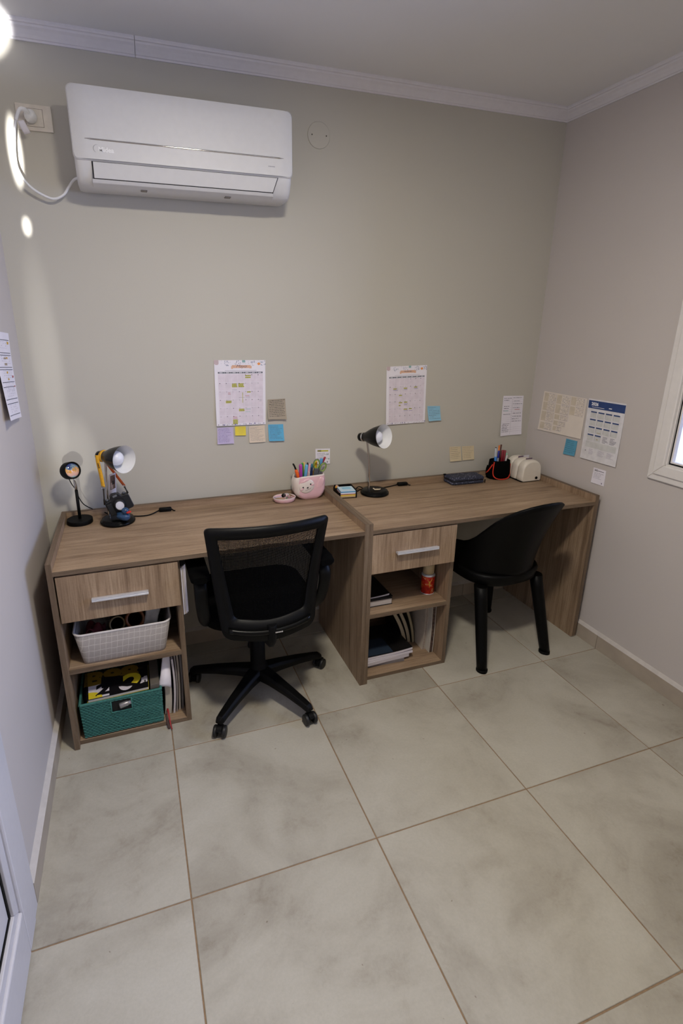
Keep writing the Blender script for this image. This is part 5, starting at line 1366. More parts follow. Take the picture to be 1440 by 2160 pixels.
pen('pen', 'clear ballpoint with a blue grip at the left of the black cup', 'pen', (1.877, 0.636, 0.951), cb2(-0.022, 0.0), 0.0070, [(0, .5, 2), (0.02, .62, 2), (0.022, .75, 0), (0.20, 1, 0), (0.31, 1, 0), (0.315, 1.05, 1), (1, 1.05, 1)], GC, mats=[mk((176, 180, 188)), mk((60, 130, 206)), mk((60, 40, 60))])
pen('pen', 'blue capped pen right of the clear ballpoint', 'pen', (1.897, 0.634, 0.931), cb2(-0.012, 0.0), 0.0056, [(0, .8, 0), (0.02, 1, 0), (0.28, 1, 0), (0.285, .9, 1), (1, .9, 1)], GC, mats=[mk((44, 52, 150)), mk((196, 196, 206))])
pen('pencil', 'orange pencil at the back of the black cup', 'pencil', (1.906, 0.646, 0.958), cb2(-0.002, 0.012), 0.0046, [(0, 1, 0), (0.3, 1, 0), (1, 1, 0)], GC, 6, mats=[mk((226, 120, 36))])
pen('pencil', 'dark brown pencil standing tallest in the black cup', 'pencil', (1.919, 0.646, 0.962), cb2(0.004, 0.014), 0.0046, [(0, 1, 0), (0.3, 1, 0), (1, 1, 0)], GC, 6, mats=[mk((84, 44, 36))])
pen('marker', 'dark red marker in the middle of the black cup', 'pen', (1.921, 0.630, 0.934), cb2(0.006, -0.006), 0.0075, cap, GC, mats=[mk((128, 32, 40))])
pen('marker', 'maroon marker with a square end right of the dark red one', 'pen', (1.938, 0.634, 0.931), cb2(0.014, -0.004), 0.0080, [(0, .95, 0), (0.01, 1, 0), (0.42, 1, 0), (0.43, .86, 0), (1, .8, 0)], GC, mats=[mk((140, 44, 56))])
pen('pen', 'white pen low at the right of the black cup', 'pen', (1.953, 0.630, 0.902), cb2(0.026, -0.004), 0.0052, cap, GC, mats=[mk((214, 206, 206))])
pen('pen', 'mint green pen at the right rim of the black cup', 'pen', (1.962, 0.644, 0.911), cb2(0.034, 0.004), 0.0048, cap, GC, mats=[mk((150, 206, 178))])

# ------------------------------------------------------------------ cream toaster shaped card holder
th_ = thing('card_holder', 'cream toaster shaped holder of three rounded lobes in the right corner', 'card holder', (2.030, 0.577, Z0))
CRM = plain('cream_ceramic', (222, 214, 200), 0.32, var=0.02, coat=0.3)
def lobe(y0, y1, x0, x1, h):
    xm, hw = (x0 + x1) / 2, (x1 - x0) / 2
    arch = []
    R = 0.052
    for sx__, a0 in ((1, 0), (-1, 90)):
        for i in range(9):
            a = math.radians(a0 + 90 * i / 8)
            ccx = xm + sx__ * (hw - R - 0.004)
            arch.append((ccx + R * math.cos(a) + (0.0), h - R * 0.92 + R * 0.92 * math.sin(a)))
    arch = [(xm + hw, 0.010), (xm + hw - 0.001, 0.03)] + arch + [(xm - hw + 0.001, 0.03), (xm - hw, 0.010), (xm - hw + 0.006, 0.0045), (xm + hw - 0.006, 0.0045)]
    mb = MB(); rings = []
    for y, k in ((y0 + 0.000, 0.90), (y0 + 0.003, 0.955), (y0 + 0.010, 0.99), (y0 + 0.018, 1.0), (y1 - 0.012, 1.0), (y1 - 0.004, 0.975), (y1, 0.94)):
        rings.append([(xm + (x - xm) * k, y, Z0 + 0.0045 + (z - 0.0045) * k) for x, z in arch])
    return mb.loft(rings, 0, True)
for (a, b_) in ((0.500, 0.550), (0.554, 0.602), (0.606, 0.654)):
    part('lobe', lobe(a, b_, 1.965, 2.0955, 0.1195), CRM, th_)
for (a, b_) in ((0.544, 0.558), (0.596, 0.610)):
    part('slot_wall', MB().box(1.985, a, Z0 + 0.0045, 2.078, b_, Z0 + 0.085), CRM, th_)
part('foot', MB().prism(rrect(0.126, 0.150, 0.012, 4, 2.030, 0.577), Z0, Z0 + 0.0055, 'z'), M['black'], th_, 'black rubber base')
part('button', MB().lathe([(0.0075, -0.002), (0.0078, 0.003), (0.006, 0.0045)], 20, T=TXZ(2.060, 0.500, Z0 + 0.020)), M['black'], th_, 'round black button')
for k, (y, lab, col, x0, x1, h) in enumerate(((0.5512, 'purple printed card in the front slot of the cream holder', (112, 92, 112), 2.020, 2.062, 0.122), (0.6030, 'purple printed card in the rear slot of the cream holder', (108, 88, 108), 2.010, 2.045, 0.123), (0.6050, 'white card behind the purple one in the rear slot', (214, 210, 214), 2.035, 2.085, 0.124))):
    o = part('slot_card', MB().box(x0, y - 0.0006, Z0 + 0.0856, x1, y + 0.0006, Z0 + h + 0.0), plain('slot_%d' % col[0], col, 0.6, var=0.4 if k < 2 else 0.04, nscale=120), None, loc=((x0 + x1) / 2, y, Z0 + 0.0856)); tag(o, lab, 'card', 'cards in the cream holder')
# ------------------------------------------------------------------ left desk unit: basket, teal basket, planner, books
ZS, ZF = 0.3503, 0.0183          # shelf top, unit floor
gb_ = thing('storage_basket', 'pale grey fabric look plastic basket on the shelf of the left desk', 'basket', (-0.144, 0.29, ZS))
gm_, gt_, gbs = nt('woven_look_plastic')
vec = coords(gt_)
sp = N(gt_, 'ShaderNodeSeparateXYZ'); gt_.links.new(vec, sp.inputs[0])
def mm2(op, a, b=None):
    n = N(gt_, 'ShaderNodeMath', operation=op)
    for i, v in enumerate((a, b)):
        if v is None: continue
        if isinstance(v, (int, float)): n.inputs[i].default_value = v
        else: gt_.links.new(v, n.inputs[i])
    return n.outputs[0]
ux = mm2('ADD', sp.outputs[0], sp.outputs[1])
nz = noise(gt_, vec, 30, 2)
wx = mm2('SINE', mm2('MULTIPLY', ux, 2 * PI / 0.0036)); wz = mm2('SINE', mm2('MULTIPLY', sp.outputs[2], 2 * PI / 0.0036))
weave = mm2('ADD', mm2('MULTIPLY', mm2('MULTIPLY', wx, wz), 0.5), 0.5)
lx = mm2('GREATER_THAN', mm2('SINE', mm2('MULTIPLY', mm2('ADD', ux, mm2('MULTIPLY', nz, 0.006)), 2 * PI / 0.0205)), 0.975)
lz = mm2('GREATER_THAN', mm2('SINE', mm2('MULTIPLY', mm2('ADD', sp.outputs[2], mm2('MULTIPLY', nz, 0.010)), 2 * PI / 0.0285)), 0.96)
ln = mm2('MULTIPLY', mm2('MAXIMUM', lx, lz), 0.6)
base = ramp(gt_, weave, [(0.25, srgb(126, 120, 117)), (0.7, srgb(182, 175, 171))])
gt_.links.new(mix(gt_, ln, base, srgb(208, 202, 198)), gbs.inputs['Base Color']); gbs.inputs['Roughness'].default_value = 0.6
bump(gt_, gbs, weave, 0.0008, 0.8)
def bring(z, x0, x1, y0, y1, r=0.03):
    return [(a, b_, z) for a, b_ in rrect(x1 - x0, y1 - y0, r, 6, (x0 + x1) / 2, (y0 + y1) / 2)]
gt0, gt1 = (-0.300, 0.008, 0.166, 0.415), (-0.320, 0.034, 0.148, 0.432)
part('basket_wall', MB().loft([bring(ZS + 0.003, *gt0, 0.022), bring(ZS + 0.010, -0.301, 0.010, 0.164, 0.417, 0.024), bring(ZS + 0.136, *gt1)], 0, True, cap1=False), gm_, gb_, solid=0.003)
rim_pts = bring(ZS + 0.138, -0.322, 0.036, 0.146, 0.434, 0.032)
part('basket_rim', MB().loft([[ (x, y, z) for x, y, z in bring(ZS + 0.1345, -0.322, 0.036, 0.146, 0.434, 0.032)], bring(ZS + 0.1415, -0.325, 0.039, 0.143, 0.437, 0.034), bring(ZS + 0.1435, -0.322, 0.036, 0.146, 0.434, 0.032), bring(ZS + 0.1415, -0.317, 0.031, 0.151, 0.429, 0.03), bring(ZS + 0.1345, -0.318, 0.032, 0.150, 0.430, 0.03)], 0, True, cap0=False, cap1=False), plain('basket_rim_plastic', (212, 206, 204), 0.45), gb_)
part('basket_floor', MB().prism([(p[0], p[1]) for p in bring(0, -0.299, 0.007, 0.167, 0.414, 0.02)], ZS, ZS + 0.004, 'z'), plain('basket_rim_plastic', (212, 206, 204), 0.45), gb_)
GI = 'things in the grey basket'
rc = MB()
rc.grid(lambda u, v: (-0.290 + 0.075 * u, 0.22 + 0.07 * v, ZS + 0.105 + 0.018 * math.sin(u * 7) * math.cos(v * 6) - 0.02 * (2 * u - 1) ** 2), 14, 12)
o = part('red_cloth', rc, plain('dark_red_cloth', (84, 22, 26), 0.9, var=0.2, nscale=60), None, loc=(-0.22, 0.3, ZS + 0.09), solid=0.004, weld=False); tag(o, 'crumpled dark red cloth at the left in the grey basket', 'cloth', GI)
TR_ = Matrix.Translation((-0.100, 0.245, ZS + 0.118)) @ Matrix.Rotation(math.radians(62), 4, 'X') @ Matrix.Rotation(0.3, 4, 'Y')
o = part('tape_roll', MB().lathe([(0.030, -0.012), (0.038, -0.012), (0.038, 0.012), (0.030, 0.012), (0.030, -0.012)], 32, T=TR_, cap0=False, cap1=False), plain('brown_tape', (128, 74, 38), 0.35), None, loc=(-0.098, 0.245, ZS + 0.09)); tag(o, 'brown parcel tape roll standing in the grey basket', 'tape roll', GI)
TR_ = Matrix.Translation((-0.168, 0.238, ZS + 0.112)) @ Matrix.Rotation(math.radians(66), 4, 'X') @ Matrix.Rotation(0.3, 4, 'Y')
o = part('tape_roll', MB().lathe([(0.026, -0.008), (0.031, -0.008), (0.031, 0.008), (0.026, 0.008), (0.026, -0.008)], 32, T=TR_, cap0=False, cap1=False), plain('cream_tape', (132, 116, 84), 0.5), None, loc=(-0.165, 0.235, ZS + 0.08)); tag(o, 'cream tape roll left of the brown roll in the grey basket', 'tape roll', GI)
TR_ = Matrix.Translation((-0.030, 0.250, ZS + 0.132)) @ Matrix.Rotation(-0.35, 4, 'X') @ Matrix.Rotation(0.25, 4, 'Y')
o = part('plastic_bag', MB().loft([[(px_ * k, py_, z) for px_, py_ in rrect(0.060, 0.022, 0.009, 4)] for z, k in ((-0.055, 0.9), (-0.01, 0.85), (0.02, 1.0), (0.042, 1.1))], 0, True, TR_), plain('bag_white', (196, 194, 194), 0.5, var=0.15, nscale=40), None, loc=(-0.03, 0.26, ZS + 0.1)); tag(o, 'white folded bag standing at the right in the grey basket', 'bag', GI)
o = part('dark_case', MB().box(-0.20, 0.325, ZS + 0.0045, -0.005, 0.40, ZS + 0.10), M['black_soft'], None, loc=(-0.1, 0.35, ZS + 0.0045), bev=0.01); tag(o, 'dark case at the back of the grey basket', 'case', GI)

# teal woven basket: paper-cord strands in rows around a rounded box
tb_ = thing('woven_basket', 'teal woven paper cord basket on the bottom of the left desk unit', 'basket', (-0.18, 0.29, ZF))
TEAL = plain('teal_cord', (54, 112, 104), 0.75, var=0.25, nscale=140, bmp=0.0006)
ty0, ty1 = 0.152, 0.43
part('basket_liner', MB().loft([bring(ZF + 0.002, -0.328, -0.032, ty0 + 0.004, ty1 - 0.004, 0.012), bring(ZF + 0.150, -0.331, -0.031, ty0 + 0.002, ty1 - 0.002, 0.012)], 0, True, cap1=False), plain('teal_liner', (24, 70, 64), 0.9), tb_)
stn = MB(); rows = 21; hr = 0.153 / rows
def tb_path(z, n):
    x0, x1 = -0.331 - 0.004 * (z - ZF) / 0.15, -0.029 + 0.002 * (z - ZF) / 0.15
    per = []
    L = [(x0, ty0), (x1, ty0), (x1, ty1), (x0, ty1), (x0, ty0)]
    for (a, b_), (c, d) in zip(L, L[1:]):
        l = math.hypot(c - a, d - b_); k = max(2, int(l / 0.0042))
        for i in range(k): per.append((a + (c - a) * i / k, b_ + (d - b_) * i / k, (d - b_) / l, -(c - a) / l))
    return per
r = random.Random(4)
for k in range(rows):
    z = ZF + 0.004 + hr * (k + 0.5); per = tb_path(z, 0); n = len(per)
    runs = [[]]
    for i, (x, y, nx, ny) in enumerate(per + per[:1]):
        if y <= ty0 + 1e-6 and -0.222 < x < -0.143 and 13 < k + 1 < 21:
            if runs[-1]: runs.append([])
            continue
        off = 0.0013 * math.sin(2 * PI * (i * 0.0042) / 0.0165 + PI * (k % 2) + r.uniform(-0.25, 0.25))
        runs[-1].append((x + nx * off, y + ny * off, z + r.uniform(-0.0005, 0.0005)))
    for run in runs:
        if len(run) > 2: stn.tube(run, hr * 0.60, 6, flat=0.62)
so_ = part('woven_strands', stn, TEAL, tb_, weld=False); so_['kind'] = 'stuff'
tp_ = tb_path(ZF + 0.158, 0)
part('basket_rim', MB().tube([(x, y, ZF + 0.159 + 0.004 * (x + 0.33) / 0.3) for x, y, _, _ in tp_ + tp_[:1]], 0.0055, 8), TEAL, tb_)
hz0, hz1 = ZF + 0.098, ZF + 0.154
part('handle_edge', MB().tube([(-0.222, ty0 - 0.001, hz1), (-0.222, ty0 - 0.002, hz0), (-0.143, ty0 - 0.002, hz0), (-0.143, ty0 - 0.001, hz1)], 0.0038, 8), TEAL, tb_)
part('hole_shade', MB().box(-0.218, ty0 - 0.0005, hz0 + 0.003, -0.147, ty0 + 0.0028, hz1 - 0.002), M['dark'], tb_)  # dark block painting the shaded basket interior behind the handle opening
o = part('metal_tube', MB().lathe([(0.010, 0), (0.0115, 0.004), (0.0115, 0.03), (0.009, 0.034), (0.009, 0.045)], 18, T=align((-0.190, ty0 - 0.0035, hz0 + 0.026), (-0.140, ty0 + 0.0005, hz0 + 0.034))), plain('grey_metal', (150, 146, 148), 0.3, 0.5), None, loc=(-0.168, ty0, hz0 + 0.02))
tag(o, 'grey tube showing in the handle hole of the teal basket', 'tube')

# spiral planner on top of the teal basket
A_ = [Vector(v) for v in ((-0.308, 0.160, 0.1825), (-0.074, 0.160, 0.190), (-0.071, 0.366, 0.205), (-0.318, 0.366, 0.200))]
# cover plane: front edge BL, BR then back edge
BLc, BRc, TRc, TLc = Vector((-0.3075, 0.157, 0.1905)), Vector((-0.0735, 0.157, 0.1985)), Vector((-0.069, 0.31, 0.2075)), Vector((-0.318, 0.31, 0.2095))
def PLN(u, v, off=0.0):
    p = (BLc * (1 - u) + BRc * u) * (1 - v) + (TLc * (1 - u) + TRc * u) * v
    nrm = (BRc - BLc).cross(TLc - BLc).normalized()
    return p + nrm * off
pl = thing('spiral_planner', 'black spiral planner with big white and yellow numerals on the teal basket', 'notebook', tuple(PLN(0.5, 0.5, -0.014)))
nrm = (BRc - BLc).cross(TLc - BLc).normalized()
def slab(u0, v0, u1, v1, a, b_):
    return MB().hexa([PLN(u0, v0, a), PLN(u1, v0, a), PLN(u1, v1, a), PLN(u0, v1, a), PLN(u0, v0, b_), PLN(u1, v0, b_), PLN(u1, v1, b_), PLN(u0, v1, b_)])
part('page_block', slab(0.02, 0.004, 0.995, 0.99, -0.0115, -0.0008), M['page'], pl)
part('back_cover', slab(0.0, 0.0, 1, 1, -0.0135, -0.0117), plain('planner_yellow', (206, 186, 40), 0.5), pl)
BLK = plain('planner_black', (17, 16, 20), 0.35); WH = plain('planner_white', (206, 200, 206), 0.5); YL = plain('planner_yellow', (206, 186, 40), 0.5); DYL = plain('planner_ochre', (122, 96, 22), 0.5)
part('cover', slab(0.0, 0.0, 1, 1, -0.0006, 0.0004), BLK, pl)
def curve_poly(pts, mat, name='numeral', off=0.0006):
    mb = MB()
    P = [PLN(u, v, off) for u, v in pts]
    mb.add(P, [tuple(range(len(P)))])
    return part(name, mb, mat, pl, weld=False)
def cell(u0, v0, u1, v1, mat, off): curve_poly([(u0, v0), (u1, v0), (u1, v1), (u0, v1)], mat, 'colour_panel', off)
def ptext(body, u, v, size, mat, sx=1.0, bold=0.0, off=0.0012):
    o_ = PLN(u, v, off); rr = (PLN(u + 0.1, v) - PLN(u, v)).normalized(); uu = nrm.cross(rr)
    T = Matrix((rr, uu, nrm)).transposed().to_4x4(); T.translation = o_
    return part('numeral', text_mb(body, size, T, bold=bold, sx=sx), mat, pl, weld=False)
def arc(cu, cv, ru, rv, a0, a1, n=14): return [(cu + ru * math.cos(math.radians(a0 + (a1 - a0) * i / n)), cv + rv * math.sin(math.radians(a0 + (a1 - a0) * i / n))) for i in range(n + 1)]
# white panel with the first 2 cut out in black, yellow disc in its foot
cell(0.03, 0.02, 0.36, 0.50, WH, 0.0006)
curve_poly([(0.03, 0.02)] + arc(0.03, 0.02, 0.22, 0.24, 0, 90, 10), YL, 'colour_panel', 0.0009)
ptext('2', 0.265, 0.265, 0.078, BLK, 1.35, 0.004, 0.0013)
curve_poly(arc(0.63, 0.27, 0.115, 0.20, 0, 360, 26)[:-1], WH, 'colour_panel', 0.0008)
cell(0.60, 0.27, 0.74, 0.60, BLK, 0.0010)
ptext('2', 0.745, 0.31, 0.128, YL, 1.25, 0.0045, 0.0014)
cell(0.885, 0.22, 0.985, 0.42, WH, 0.0008); curve_poly([(0.86, 0.20), (0.90, 0.20), (0.985, 0.46), (0.93, 0.46)], WH, 'colour_panel', 0.0009)
cell(0.935, 0.20, 0.955, 0.30, BLK, 0.0012)
ptext('B98', 0.40, 0.72, 0.100, DYL, 1.35, 0.006, 0.0012)
for k in range(4): cell(0.84 + 0.02 * k, 0.80, 0.852 + 0.02 * k, 0.86 + 0.01 * (k % 2), plain('planner_print', (70, 62, 52), 0.6), 0.0009)
for k in range(22):
    v = 0.03 + 0.94 * k / 21; c = PLN(0.0, v, -0.006)
    u_ = (PLN(0.1, v) - PLN(0, v)).normalized()
    part('spiral_loop', MB().tube([c + u_ * (0.0085 * math.cos(a)) + nrm * (0.0095 * math.sin(a)) + (TLc - BLc).normalized() * (0.0035 * a / (2 * PI)) for a in [2 * PI * i / 12 for i in range(13)]], 0.0009, 5), M['black'], pl, weld=False)
# grey folder beside it
TG = Matrix.Translation((-0.0465, 0.30, ZF + 0.176))
o = part('folder', MB().hexa([(-0.068, 0.168, 0.176), (-0.032, 0.168, 0.177), (-0.032, 0.40, 0.184), (-0.068, 0.40, 0.183), (-0.066, 0.168, 0.196), (-0.030, 0.168, 0.1985), (-0.030, 0.40, 0.206), (-0.066, 0.40, 0.204)]), plain('grey_card', (104, 98, 90), 0.7), None, loc=(-0.05, 0.28, 0.18), bev=0.001)
tag(o, 'grey brown folder between the planner and the white sheets', 'folder')

# upright books and papers right of the teal basket
def upright(name, label, cat, x0, x1, y0, y1, z0, z1, lean=0.0, bow=0.0, cov=None, page=None, group=None, cover_t=0.0016, n=8):
    """soft-cover volume standing on its edge, page edges towards the viewer"""
    t = thing(name, label, cat, ((x0 + x1) / 2, (y0 + y1) / 2, z0), 0, group)
    def sect(xa, xb, ya, yb):
        mb = MB(); rings = []
        for i in range(n + 1):
            f = i / n; z = z0 + (z1 - z0) * f; d = lean * f + bow * math.sin(PI * f)
            rings.append([(xa + d, ya, z), (xb + d, ya, z), (xb + d, yb, z), (xa + d, yb, z)])
        return mb.loft(rings, 0, False)
    part('page_block', sect(x0 + cover_t, x1 - cover_t, y0 + 0.002, y1 - 0.002), page or M['page'], t)
    part('cover', sect(x0, x0 + cover_t, y0, y1), cov, t); part('cover', sect(x1 - cover_t, x1, y0, y1), cov, t)
    part('spine', sect(x0, x1, y1 - 0.0018, y1), cov, t)
    return t
upright('book', 'thick white paged book with dark covers right of the teal basket', 'book', -0.0215, 0.010, 0.190, 0.36, ZF + 0.0008, 0.205, 0.008, 0.004, plain('book_dark', (30, 24, 26), 0.6), plain('book_pages', (196, 188, 178), 0.85, var=0.1, nscale=500), None, 0.0022)
GM = 'upright volumes in the left desk unit'
upright('magazine', 'pale thin booklet standing right of the thick book', 'magazine', 0.0145, 0.0225, 0.186, 0.40, ZF + 0.0008, 0.285, 0.009, 0.007, plain('mag_white', (206, 200, 208), 0.5), plain('mag_pages', (206, 200, 206), 0.8, var=0.15, nscale=700), GM, 0.0008)
upright('magazine', 'grey paged booklet third from the right in the left unit', 'magazine', 0.0270, 0.0335, 0.192, 0.40, ZF + 0.0008, 0.300, 0.008, 0.006, plain('mag_grey', (96, 88, 90), 0.5), plain('mag_pages2', (150, 142, 140), 0.8, var=0.15, nscale=700), GM, 0.0008)
upright('magazine', 'beige paged booklet second from the right in the left unit', 'magazine', 0.0385, 0.0470, 0.200, 0.40, ZF + 0.0008, 0.300, 0.006, 0.004, plain('mag_beige', (130, 122, 112), 0.6), plain('mag_pages3', (176, 166, 156), 0.8, var=0.15, nscale=700), GM, 0.0009)
upright('magazine', 'dark grey booklet against the right panel of the left unit', 'magazine', 0.0510, 0.0600, 0.205, 0.40, ZF + 0.0008, 0.300, 0.005, 0.003, plain('mag_dark', (70, 66, 66), 0.6), plain('mag_pages4', (124, 118, 114), 0.8, var=0.15, nscale=700), GM, 0.0009)
# loose white sheets flopping forward over the thick book
for k in range(3):
    def fsheet(u, v, k=k):
        # u: left free edge to right held edge; v: top (back) down to the drooping front edge
        w = v * (1 - 0.05 * k)
        z = 0.312 - 0.122 * w - 0.014 * (1 - u) ** 2 * w - 0.030 * u ** 3 * w
        y = 0.228 - 0.056 * min(1.0, w * 1.5) - 0.012 * math.sin(PI * u) * w + 0.0035 * k
        f = (z - 0.019) / 0.266
        return (0.0095 + 0.0115 * f - 0.052 * (1 - u) * (0.45 + 0.55 * w), y, z)
    o = part('loose_sheet', MB().grid(fsheet, 8, 10), M['paper'] if k < 2 else M['paper_grey'], None, loc=fsheet(1, 0), solid=0.0006, weld=False)
    tag(o, ('white loose sheet drooping furthest forward over the thick book', 'white loose sheet under the top drooping one', 'greyish loose sheet lowest of the three drooping ones')[k], 'paper', 'loose sheets in the left desk unit')
o = part('bookmark_ribbon', MB().grid(lambda u, v: (-0.008 + 0.010 * v + 0.008 * (u - 0.5) * (1 - 0.5 * v), 0.176 - 0.062 * min(1, v * 1.6) - 0.016 * max(0, v - 0.6), 0.058 - 0.034 * min(1, v * 1.8) ** 2 - 0.018 * max(0, (v - 0.5) * 2) + 0.0005), 3, 12), plain('red_ribbon', (150, 20, 26), 0.6), None, loc=(0, 0.15, 0.02), solid=0.001, weld=False)
tag(o, 'dark red bookmark ribbon hanging over the front of the unit floor', 'ribbon')
o = part('bookmark_tassel', MB().tube(spline([(-0.012, 0.172, 0.054), (-0.014, 0.145, 0.030), (-0.012, 0.132, 0.014), (-0.008, 0.116, 0.0062)], 5), [0.002, 0.0022, 0.0024, 0.0026, 0.003, 0.0034, 0.0038, 0.004, 0.0042, 0.0046, 0.005, 0.0052, 0.0054, 0.0054, 0.0052, 0.004], 8), plain('brown_tassel', (74, 52, 44), 0.7, var=0.3, nscale=300), None, loc=(-0.01, 0.14, 0.01))
tag(o, 'brown bookmark tassel touching the floor beside the red ribbon', 'tassel')
# white booklet hanging on the outside of the left unit
hb_ = thing('hanging_booklet', 'white booklet hanging from a clip on the side of the left drawer unit', 'booklet', (0.098, 0.25, 0.50))
for k in range(4):
    mb = MB().loft([[(x, y, z + 0.004 * k) for x, y in ((0.0885 + 0.0048 * k, 0.150 + 0.001 * k), (0.0927 + 0.0048 * k, 0.148 + 0.002 * abs(k - 2)), (0.0927 + 0.0048 * k, 0.34), (0.0885 + 0.0048 * k, 0.34))] for z in (0.503 if k else 0.506, 0.52, 0.71)], 0, False)
    part('booklet_leaf', mb, M['paper'] if k != 1 else M['paper_grey'], hb_, bev=0.0006)
part('booklet_clip', MB().box(0.0875, 0.155, 0.715, 0.1085, 0.19, 0.745), M['black'], hb_, bev=0.003)

# ------------------------------------------------------------------ right desk unit
# two books on the shelf
def flat_book(name, label, x0, x1, y0, y1, z0, z1, cov, page, rot=0.0, group=None, ct=0.0018):
    c = ((x0 + x1) / 2, (y0 + y1) / 2)
    t = thing(name, label, 'book', (c[0], c[1], z0), 0, group)
    T = Matrix.Translation((c[0], c[1], 0)) @ Matrix.Rotation(rot, 4, 'Z') @ Matrix.Translation((-c[0], -c[1], 0))
    part('cover', MB().box(x0, y0, z0, x1, y1, z0 + ct, T=T), cov, t, bev=0.0005)
    part('cover', MB().box(x0, y0, z1 - ct, x1, y1, z1, T=T), cov, t, bev=0.0005)
    part('page_block', MB().box(x0 + 0.003, y0 + 0.004, z0 + ct, x1 - 0.003, y1 - 0.002, z1 - ct, T=T), page, t)
    part('spine', MB().box(x0, y0, z0, x0 + 0.002, y1, z1, T=T), cov, t)
    return t
BKB = plain('book_black', (14, 13, 14), 0.45); PGL = plain('bright_pages', (210, 204, 212), 0.85, var=0.1, nscale=700)
flat_book('book', 'thick black covered book at the bottom on the shelf of the right unit', 0.8925, 1.046, 0.204, 0.42, ZS + 0.0004, ZS + 0.032, BKB, plain('dull_pages', (186, 178, 174), 0.85, var=0.15, nscale=500), 0.0, 'books on the right unit shelf')
nb = thing('notebook', 'thin black notebook lying on the thick black book', 'notebook', (0.97, 0.32, ZS + 0.033), 0, 'books on the right unit shelf')
part('cover', MB().box(0.8925, 0.215, ZS + 0.0325, 1.052, 0.43, ZS + 0.0345), BKB, nb)
pgs = MB(); n = 10; rr = []
for i in range(n + 1):
    u = i / n; x = 0.8935 + 0.142 * u; lift = 0.007 * u ** 3
    rr.append([(x, 0.222, ZS + 0.0350 + lift * 0.6), (x, 0.42, ZS + 0.0350), (x, 0.42, ZS + 0.043), (x, 0.219, ZS + 0.0425 + lift)])
part('page_block', pgs.loft(rr, 0, False), PGL, nb)
rr = [[(0.8935 + 0.142 * i / n, 0.219, ZS + 0.0428 + 0.007 * (i / n) ** 3), (0.8935 + 0.142 * i / n, 0.43, ZS + 0.0433), (0.8935 + 0.142 * i / n, 0.43, ZS + 0.0450), (0.8935 + 0.142 * i / n, 0.219, ZS + 0.0442 + 0.007 * (i / n) ** 3)] for i in range(n + 1)]
part('cover', MB().loft(rr, 0, False), BKB, nb)
# spray can
cn = thing('spray_can', 'red and gold spray can with a tan cap on the right unit shelf', 'can', (1.262, 0.255, ZS))
TCn = Matrix.Translation((1.262, 0.255, ZS))
cm_, ct_, cbs = nt('printed_can')
vec = coords(ct_)
sepc = N(ct_, 'ShaderNodeSeparateXYZ'); ct_.links.new(vec, sepc.inputs[0])
nzc = noise(ct_, vec, 34, 3, 0.6, 0.8)
cr = ramp(ct_, nzc, [(0.30, srgb(40, 30, 44)), (0.38, srgb(176, 34, 26)), (0.55, srgb(206, 44, 26)), (0.62, srgb(226, 120, 40)), (0.72, srgb(232, 206, 196))])
ct_.links.new(cr, cbs.inputs['Base Color']); cbs.inputs['Roughness'].default_value = 0.25; cbs.inputs['Metallic'].default_value = 0.3
part('can_body', MB().lathe([(0.0300, 0.002), (0.0325, 0.004), (0.0325, 0.094), (0.0312, 0.099)], 32, T=TCn), cm_, cn)
part('can_base', MB().lathe([(0.030, 0.0), (0.0330, 0.0), (0.0330, 0.0042), (0.030, 0.0042)], 32, T=TCn), M['alu'], cn)
part('can_shoulder', MB().lathe([(0.0330, 0.094), (0.0333, 0.098), (0.0312, 0.101), (0.028, 0.106)], 32, T=TCn), M['alu'], cn)
part('cap', MB().lathe([(0.0268, 0.104), (0.0268, 0.152), (0.0255, 0.155)], 32, T=TCn), plain('cap_tan', (188, 168, 132), 0.45), cn, 'tan plastic cap')
vm = MB()
for q in ([(-18, 0.088), (24, 0.088), (20, 0.078), (8, 0.068), (2, 0.035), (-4, 0.068), (-16, 0.078)],):
    P = [(0.0330 * math.cos(math.radians(-108 + a)), 0.0330 * math.sin(math.radians(-108 + a)), z) for a, z in q]
    P = [tuple(TCn @ Vector(p)) for p in P]
    vm.add(P, [tuple(range(len(P)))])
part('printing', vm, plain('can_gold', (206, 158, 46), 0.3), cn, weld=False)
# pile of notebooks and papers on the floor of the right unit
GS = 'pile in the right desk unit'
def sheaf(name, label, cat, x0, x1, y0, y1, z0, z1, rot, mats, curl=0.0, cover=None, cover_span=None):
    t = thing(name, label, cat, ((x0 + x1) / 2, (y0 + y1) / 2, z0), 0, GS)
    c = ((x0 + x1) / 2, (y0 + y1) / 2)
    T = Matrix.Translation((c[0], c[1], 0)) @ Matrix.Rotation(rot, 4, 'Z') @ Matrix.Translation((-c[0], -c[1], 0))
    def blk(za, zb, xa=x0, xb=x1, ya=y0, yb=y1):
        rr = []
        for i in range(11):
            u = i / 10; x = xa + (xb - xa) * u; k = curl * ((x - x0) / (x1 - x0)) ** 4
            rr.append([(x, ya, za + k), (x, yb, za), (x, yb, zb), (x, ya, zb + k)])
        return MB().loft(rr, 0, False, T)
    part('page_block', blk(z0, z1 - (0.0012 if cover else 0)), mats, t)
    if cover:
        part('cover', blk(z1 - 0.0011, z1), cover[0], t)
        if len(cover) > 1: part('cover_panel', blk(z1 + 0.0001, z1 + 0.0006, x0 + 0.005, x0 + (x1 - x0) * 0.62, y0 + 0.006, y0 + (y1 - y0) * 0.55), cover[1], t)
    return t
sheaf('magazine', 'grey magazine at the very bottom of the pile in the right unit', 'magazine', 0.9000, 1.130, 0.204, 0.40, ZF + 0.0006, ZF + 0.016, -0.04, plain('grey_mag_pages', (120, 114, 116), 0.7, var=0.2, nscale=600))
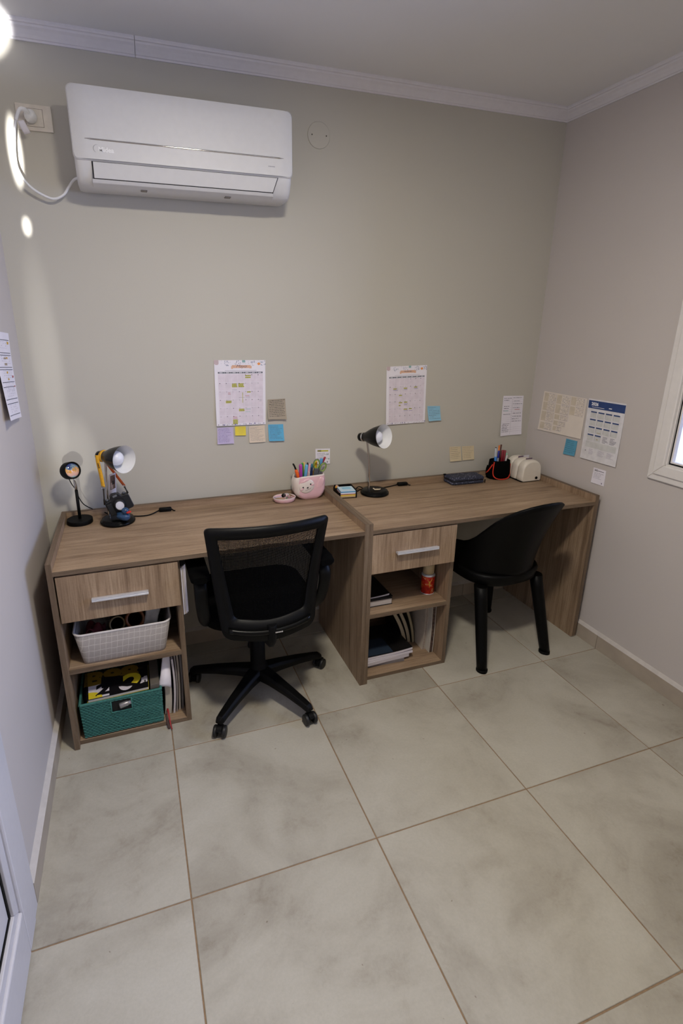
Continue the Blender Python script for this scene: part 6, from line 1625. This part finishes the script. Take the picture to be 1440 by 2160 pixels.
sheaf('paper_stack', 'pale stack of papers above the grey magazine in the right unit', 'paper', 0.905, 1.150, 0.200, 0.42, ZF + 0.0165, ZF + 0.0330, 0.05, plain('pale_pages', (196, 190, 196), 0.8, var=0.12, nscale=700))
sheaf('paper_stack', 'white stack of papers below the navy notebook in the right unit', 'paper', 0.8965, 1.172, 0.202, 0.43, ZF + 0.0335, ZF + 0.0440, 0.02, PGL, 0.002)
sheaf('notebook', 'black and navy covered notebook on top of the pile in the right unit', 'notebook', 0.900, 1.172, 0.205, 0.45, ZF + 0.0466, ZF + 0.0590, 0.0, PGL, 0.009, (BKB, plain('navy_card', (38, 50, 66), 0.45)))
GU = 'upright volumes in the right desk unit'
def curved_mag(name, label, x0, th, y0, y1, z1, bulge, cov, page, lean=0.0):
    """soft volume standing on its edge, belly bulging towards the right"""
    t = thing(name, label, 'magazine', (x0, (y0 + y1) / 2, ZF), 0, GU)
    def sec(a, b_, ya, yb):
        rr = []
        for i in range(13):
            f = i / 12; z = ZF + 0.0008 + (z1 - ZF) * f
            d = bulge * math.sin(PI * min(1.0, f * 0.62 + 0.28)) + lean * f - bulge * 0.77
            rr.append([(x0 + a + d, ya, z), (x0 + b_ + d, ya, z), (x0 + b_ + d, yb, z), (x0 + a + d, yb, z)])
        return MB().loft(rr, 0, False)
    part('page_block', sec(0.0012, th - 0.0012, y0 + 0.002, y1), page, t)
    part('cover', sec(0, 0.0011, y0, y1), cov, t); part('cover', sec(th - 0.0011, th, y0, y1), cov, t)
curved_mag('magazine', 'leftmost curved magazine with dark cover in the right unit', 1.192, 0.022, 0.335, 0.53, 0.235, 0.03, BKB, plain('warm_pages', (170, 158, 134), 0.8, var=0.15, nscale=500), -0.075)
curved_mag('magazine', 'second curved magazine from the left in the right unit', 1.217, 0.020, 0.335, 0.53, 0.245, 0.03, BKB, plain('warm_pages', (170, 158, 134), 0.8, var=0.15, nscale=500), -0.070)
curved_mag('magazine', 'middle curved magazine with olive edge in the right unit', 1.2385, 0.016, 0.325, 0.53, 0.265, 0.028, plain('olive_cover', (58, 56, 40), 0.6), plain('warm_pages2', (150, 138, 112), 0.8, var=0.15, nscale=500), -0.055)
upright('magazine', 'glossy pale magazine second from the right in the right unit', 'magazine', 1.2575, 1.2725, 0.255, 0.52, ZF + 0.0008, 0.300, 0.004, 0.006, plain('gloss_pale', (196, 186, 172), 0.3), plain('glossy_pages', (150, 138, 128), 0.5, var=0.5, nscale=260), GU, 0.0012)
upright('magazine', 'white spined magazine against the right panel of the right unit', 'magazine', 1.2775, 1.2985, 0.220, 0.50, ZF + 0.0008, 0.305, 0.001, 0.003, plain('white_cover', (196, 190, 178), 0.4), plain('dark_print_pages', (74, 58, 52), 0.5, var=0.8, nscale=120), GU, 0.0022)
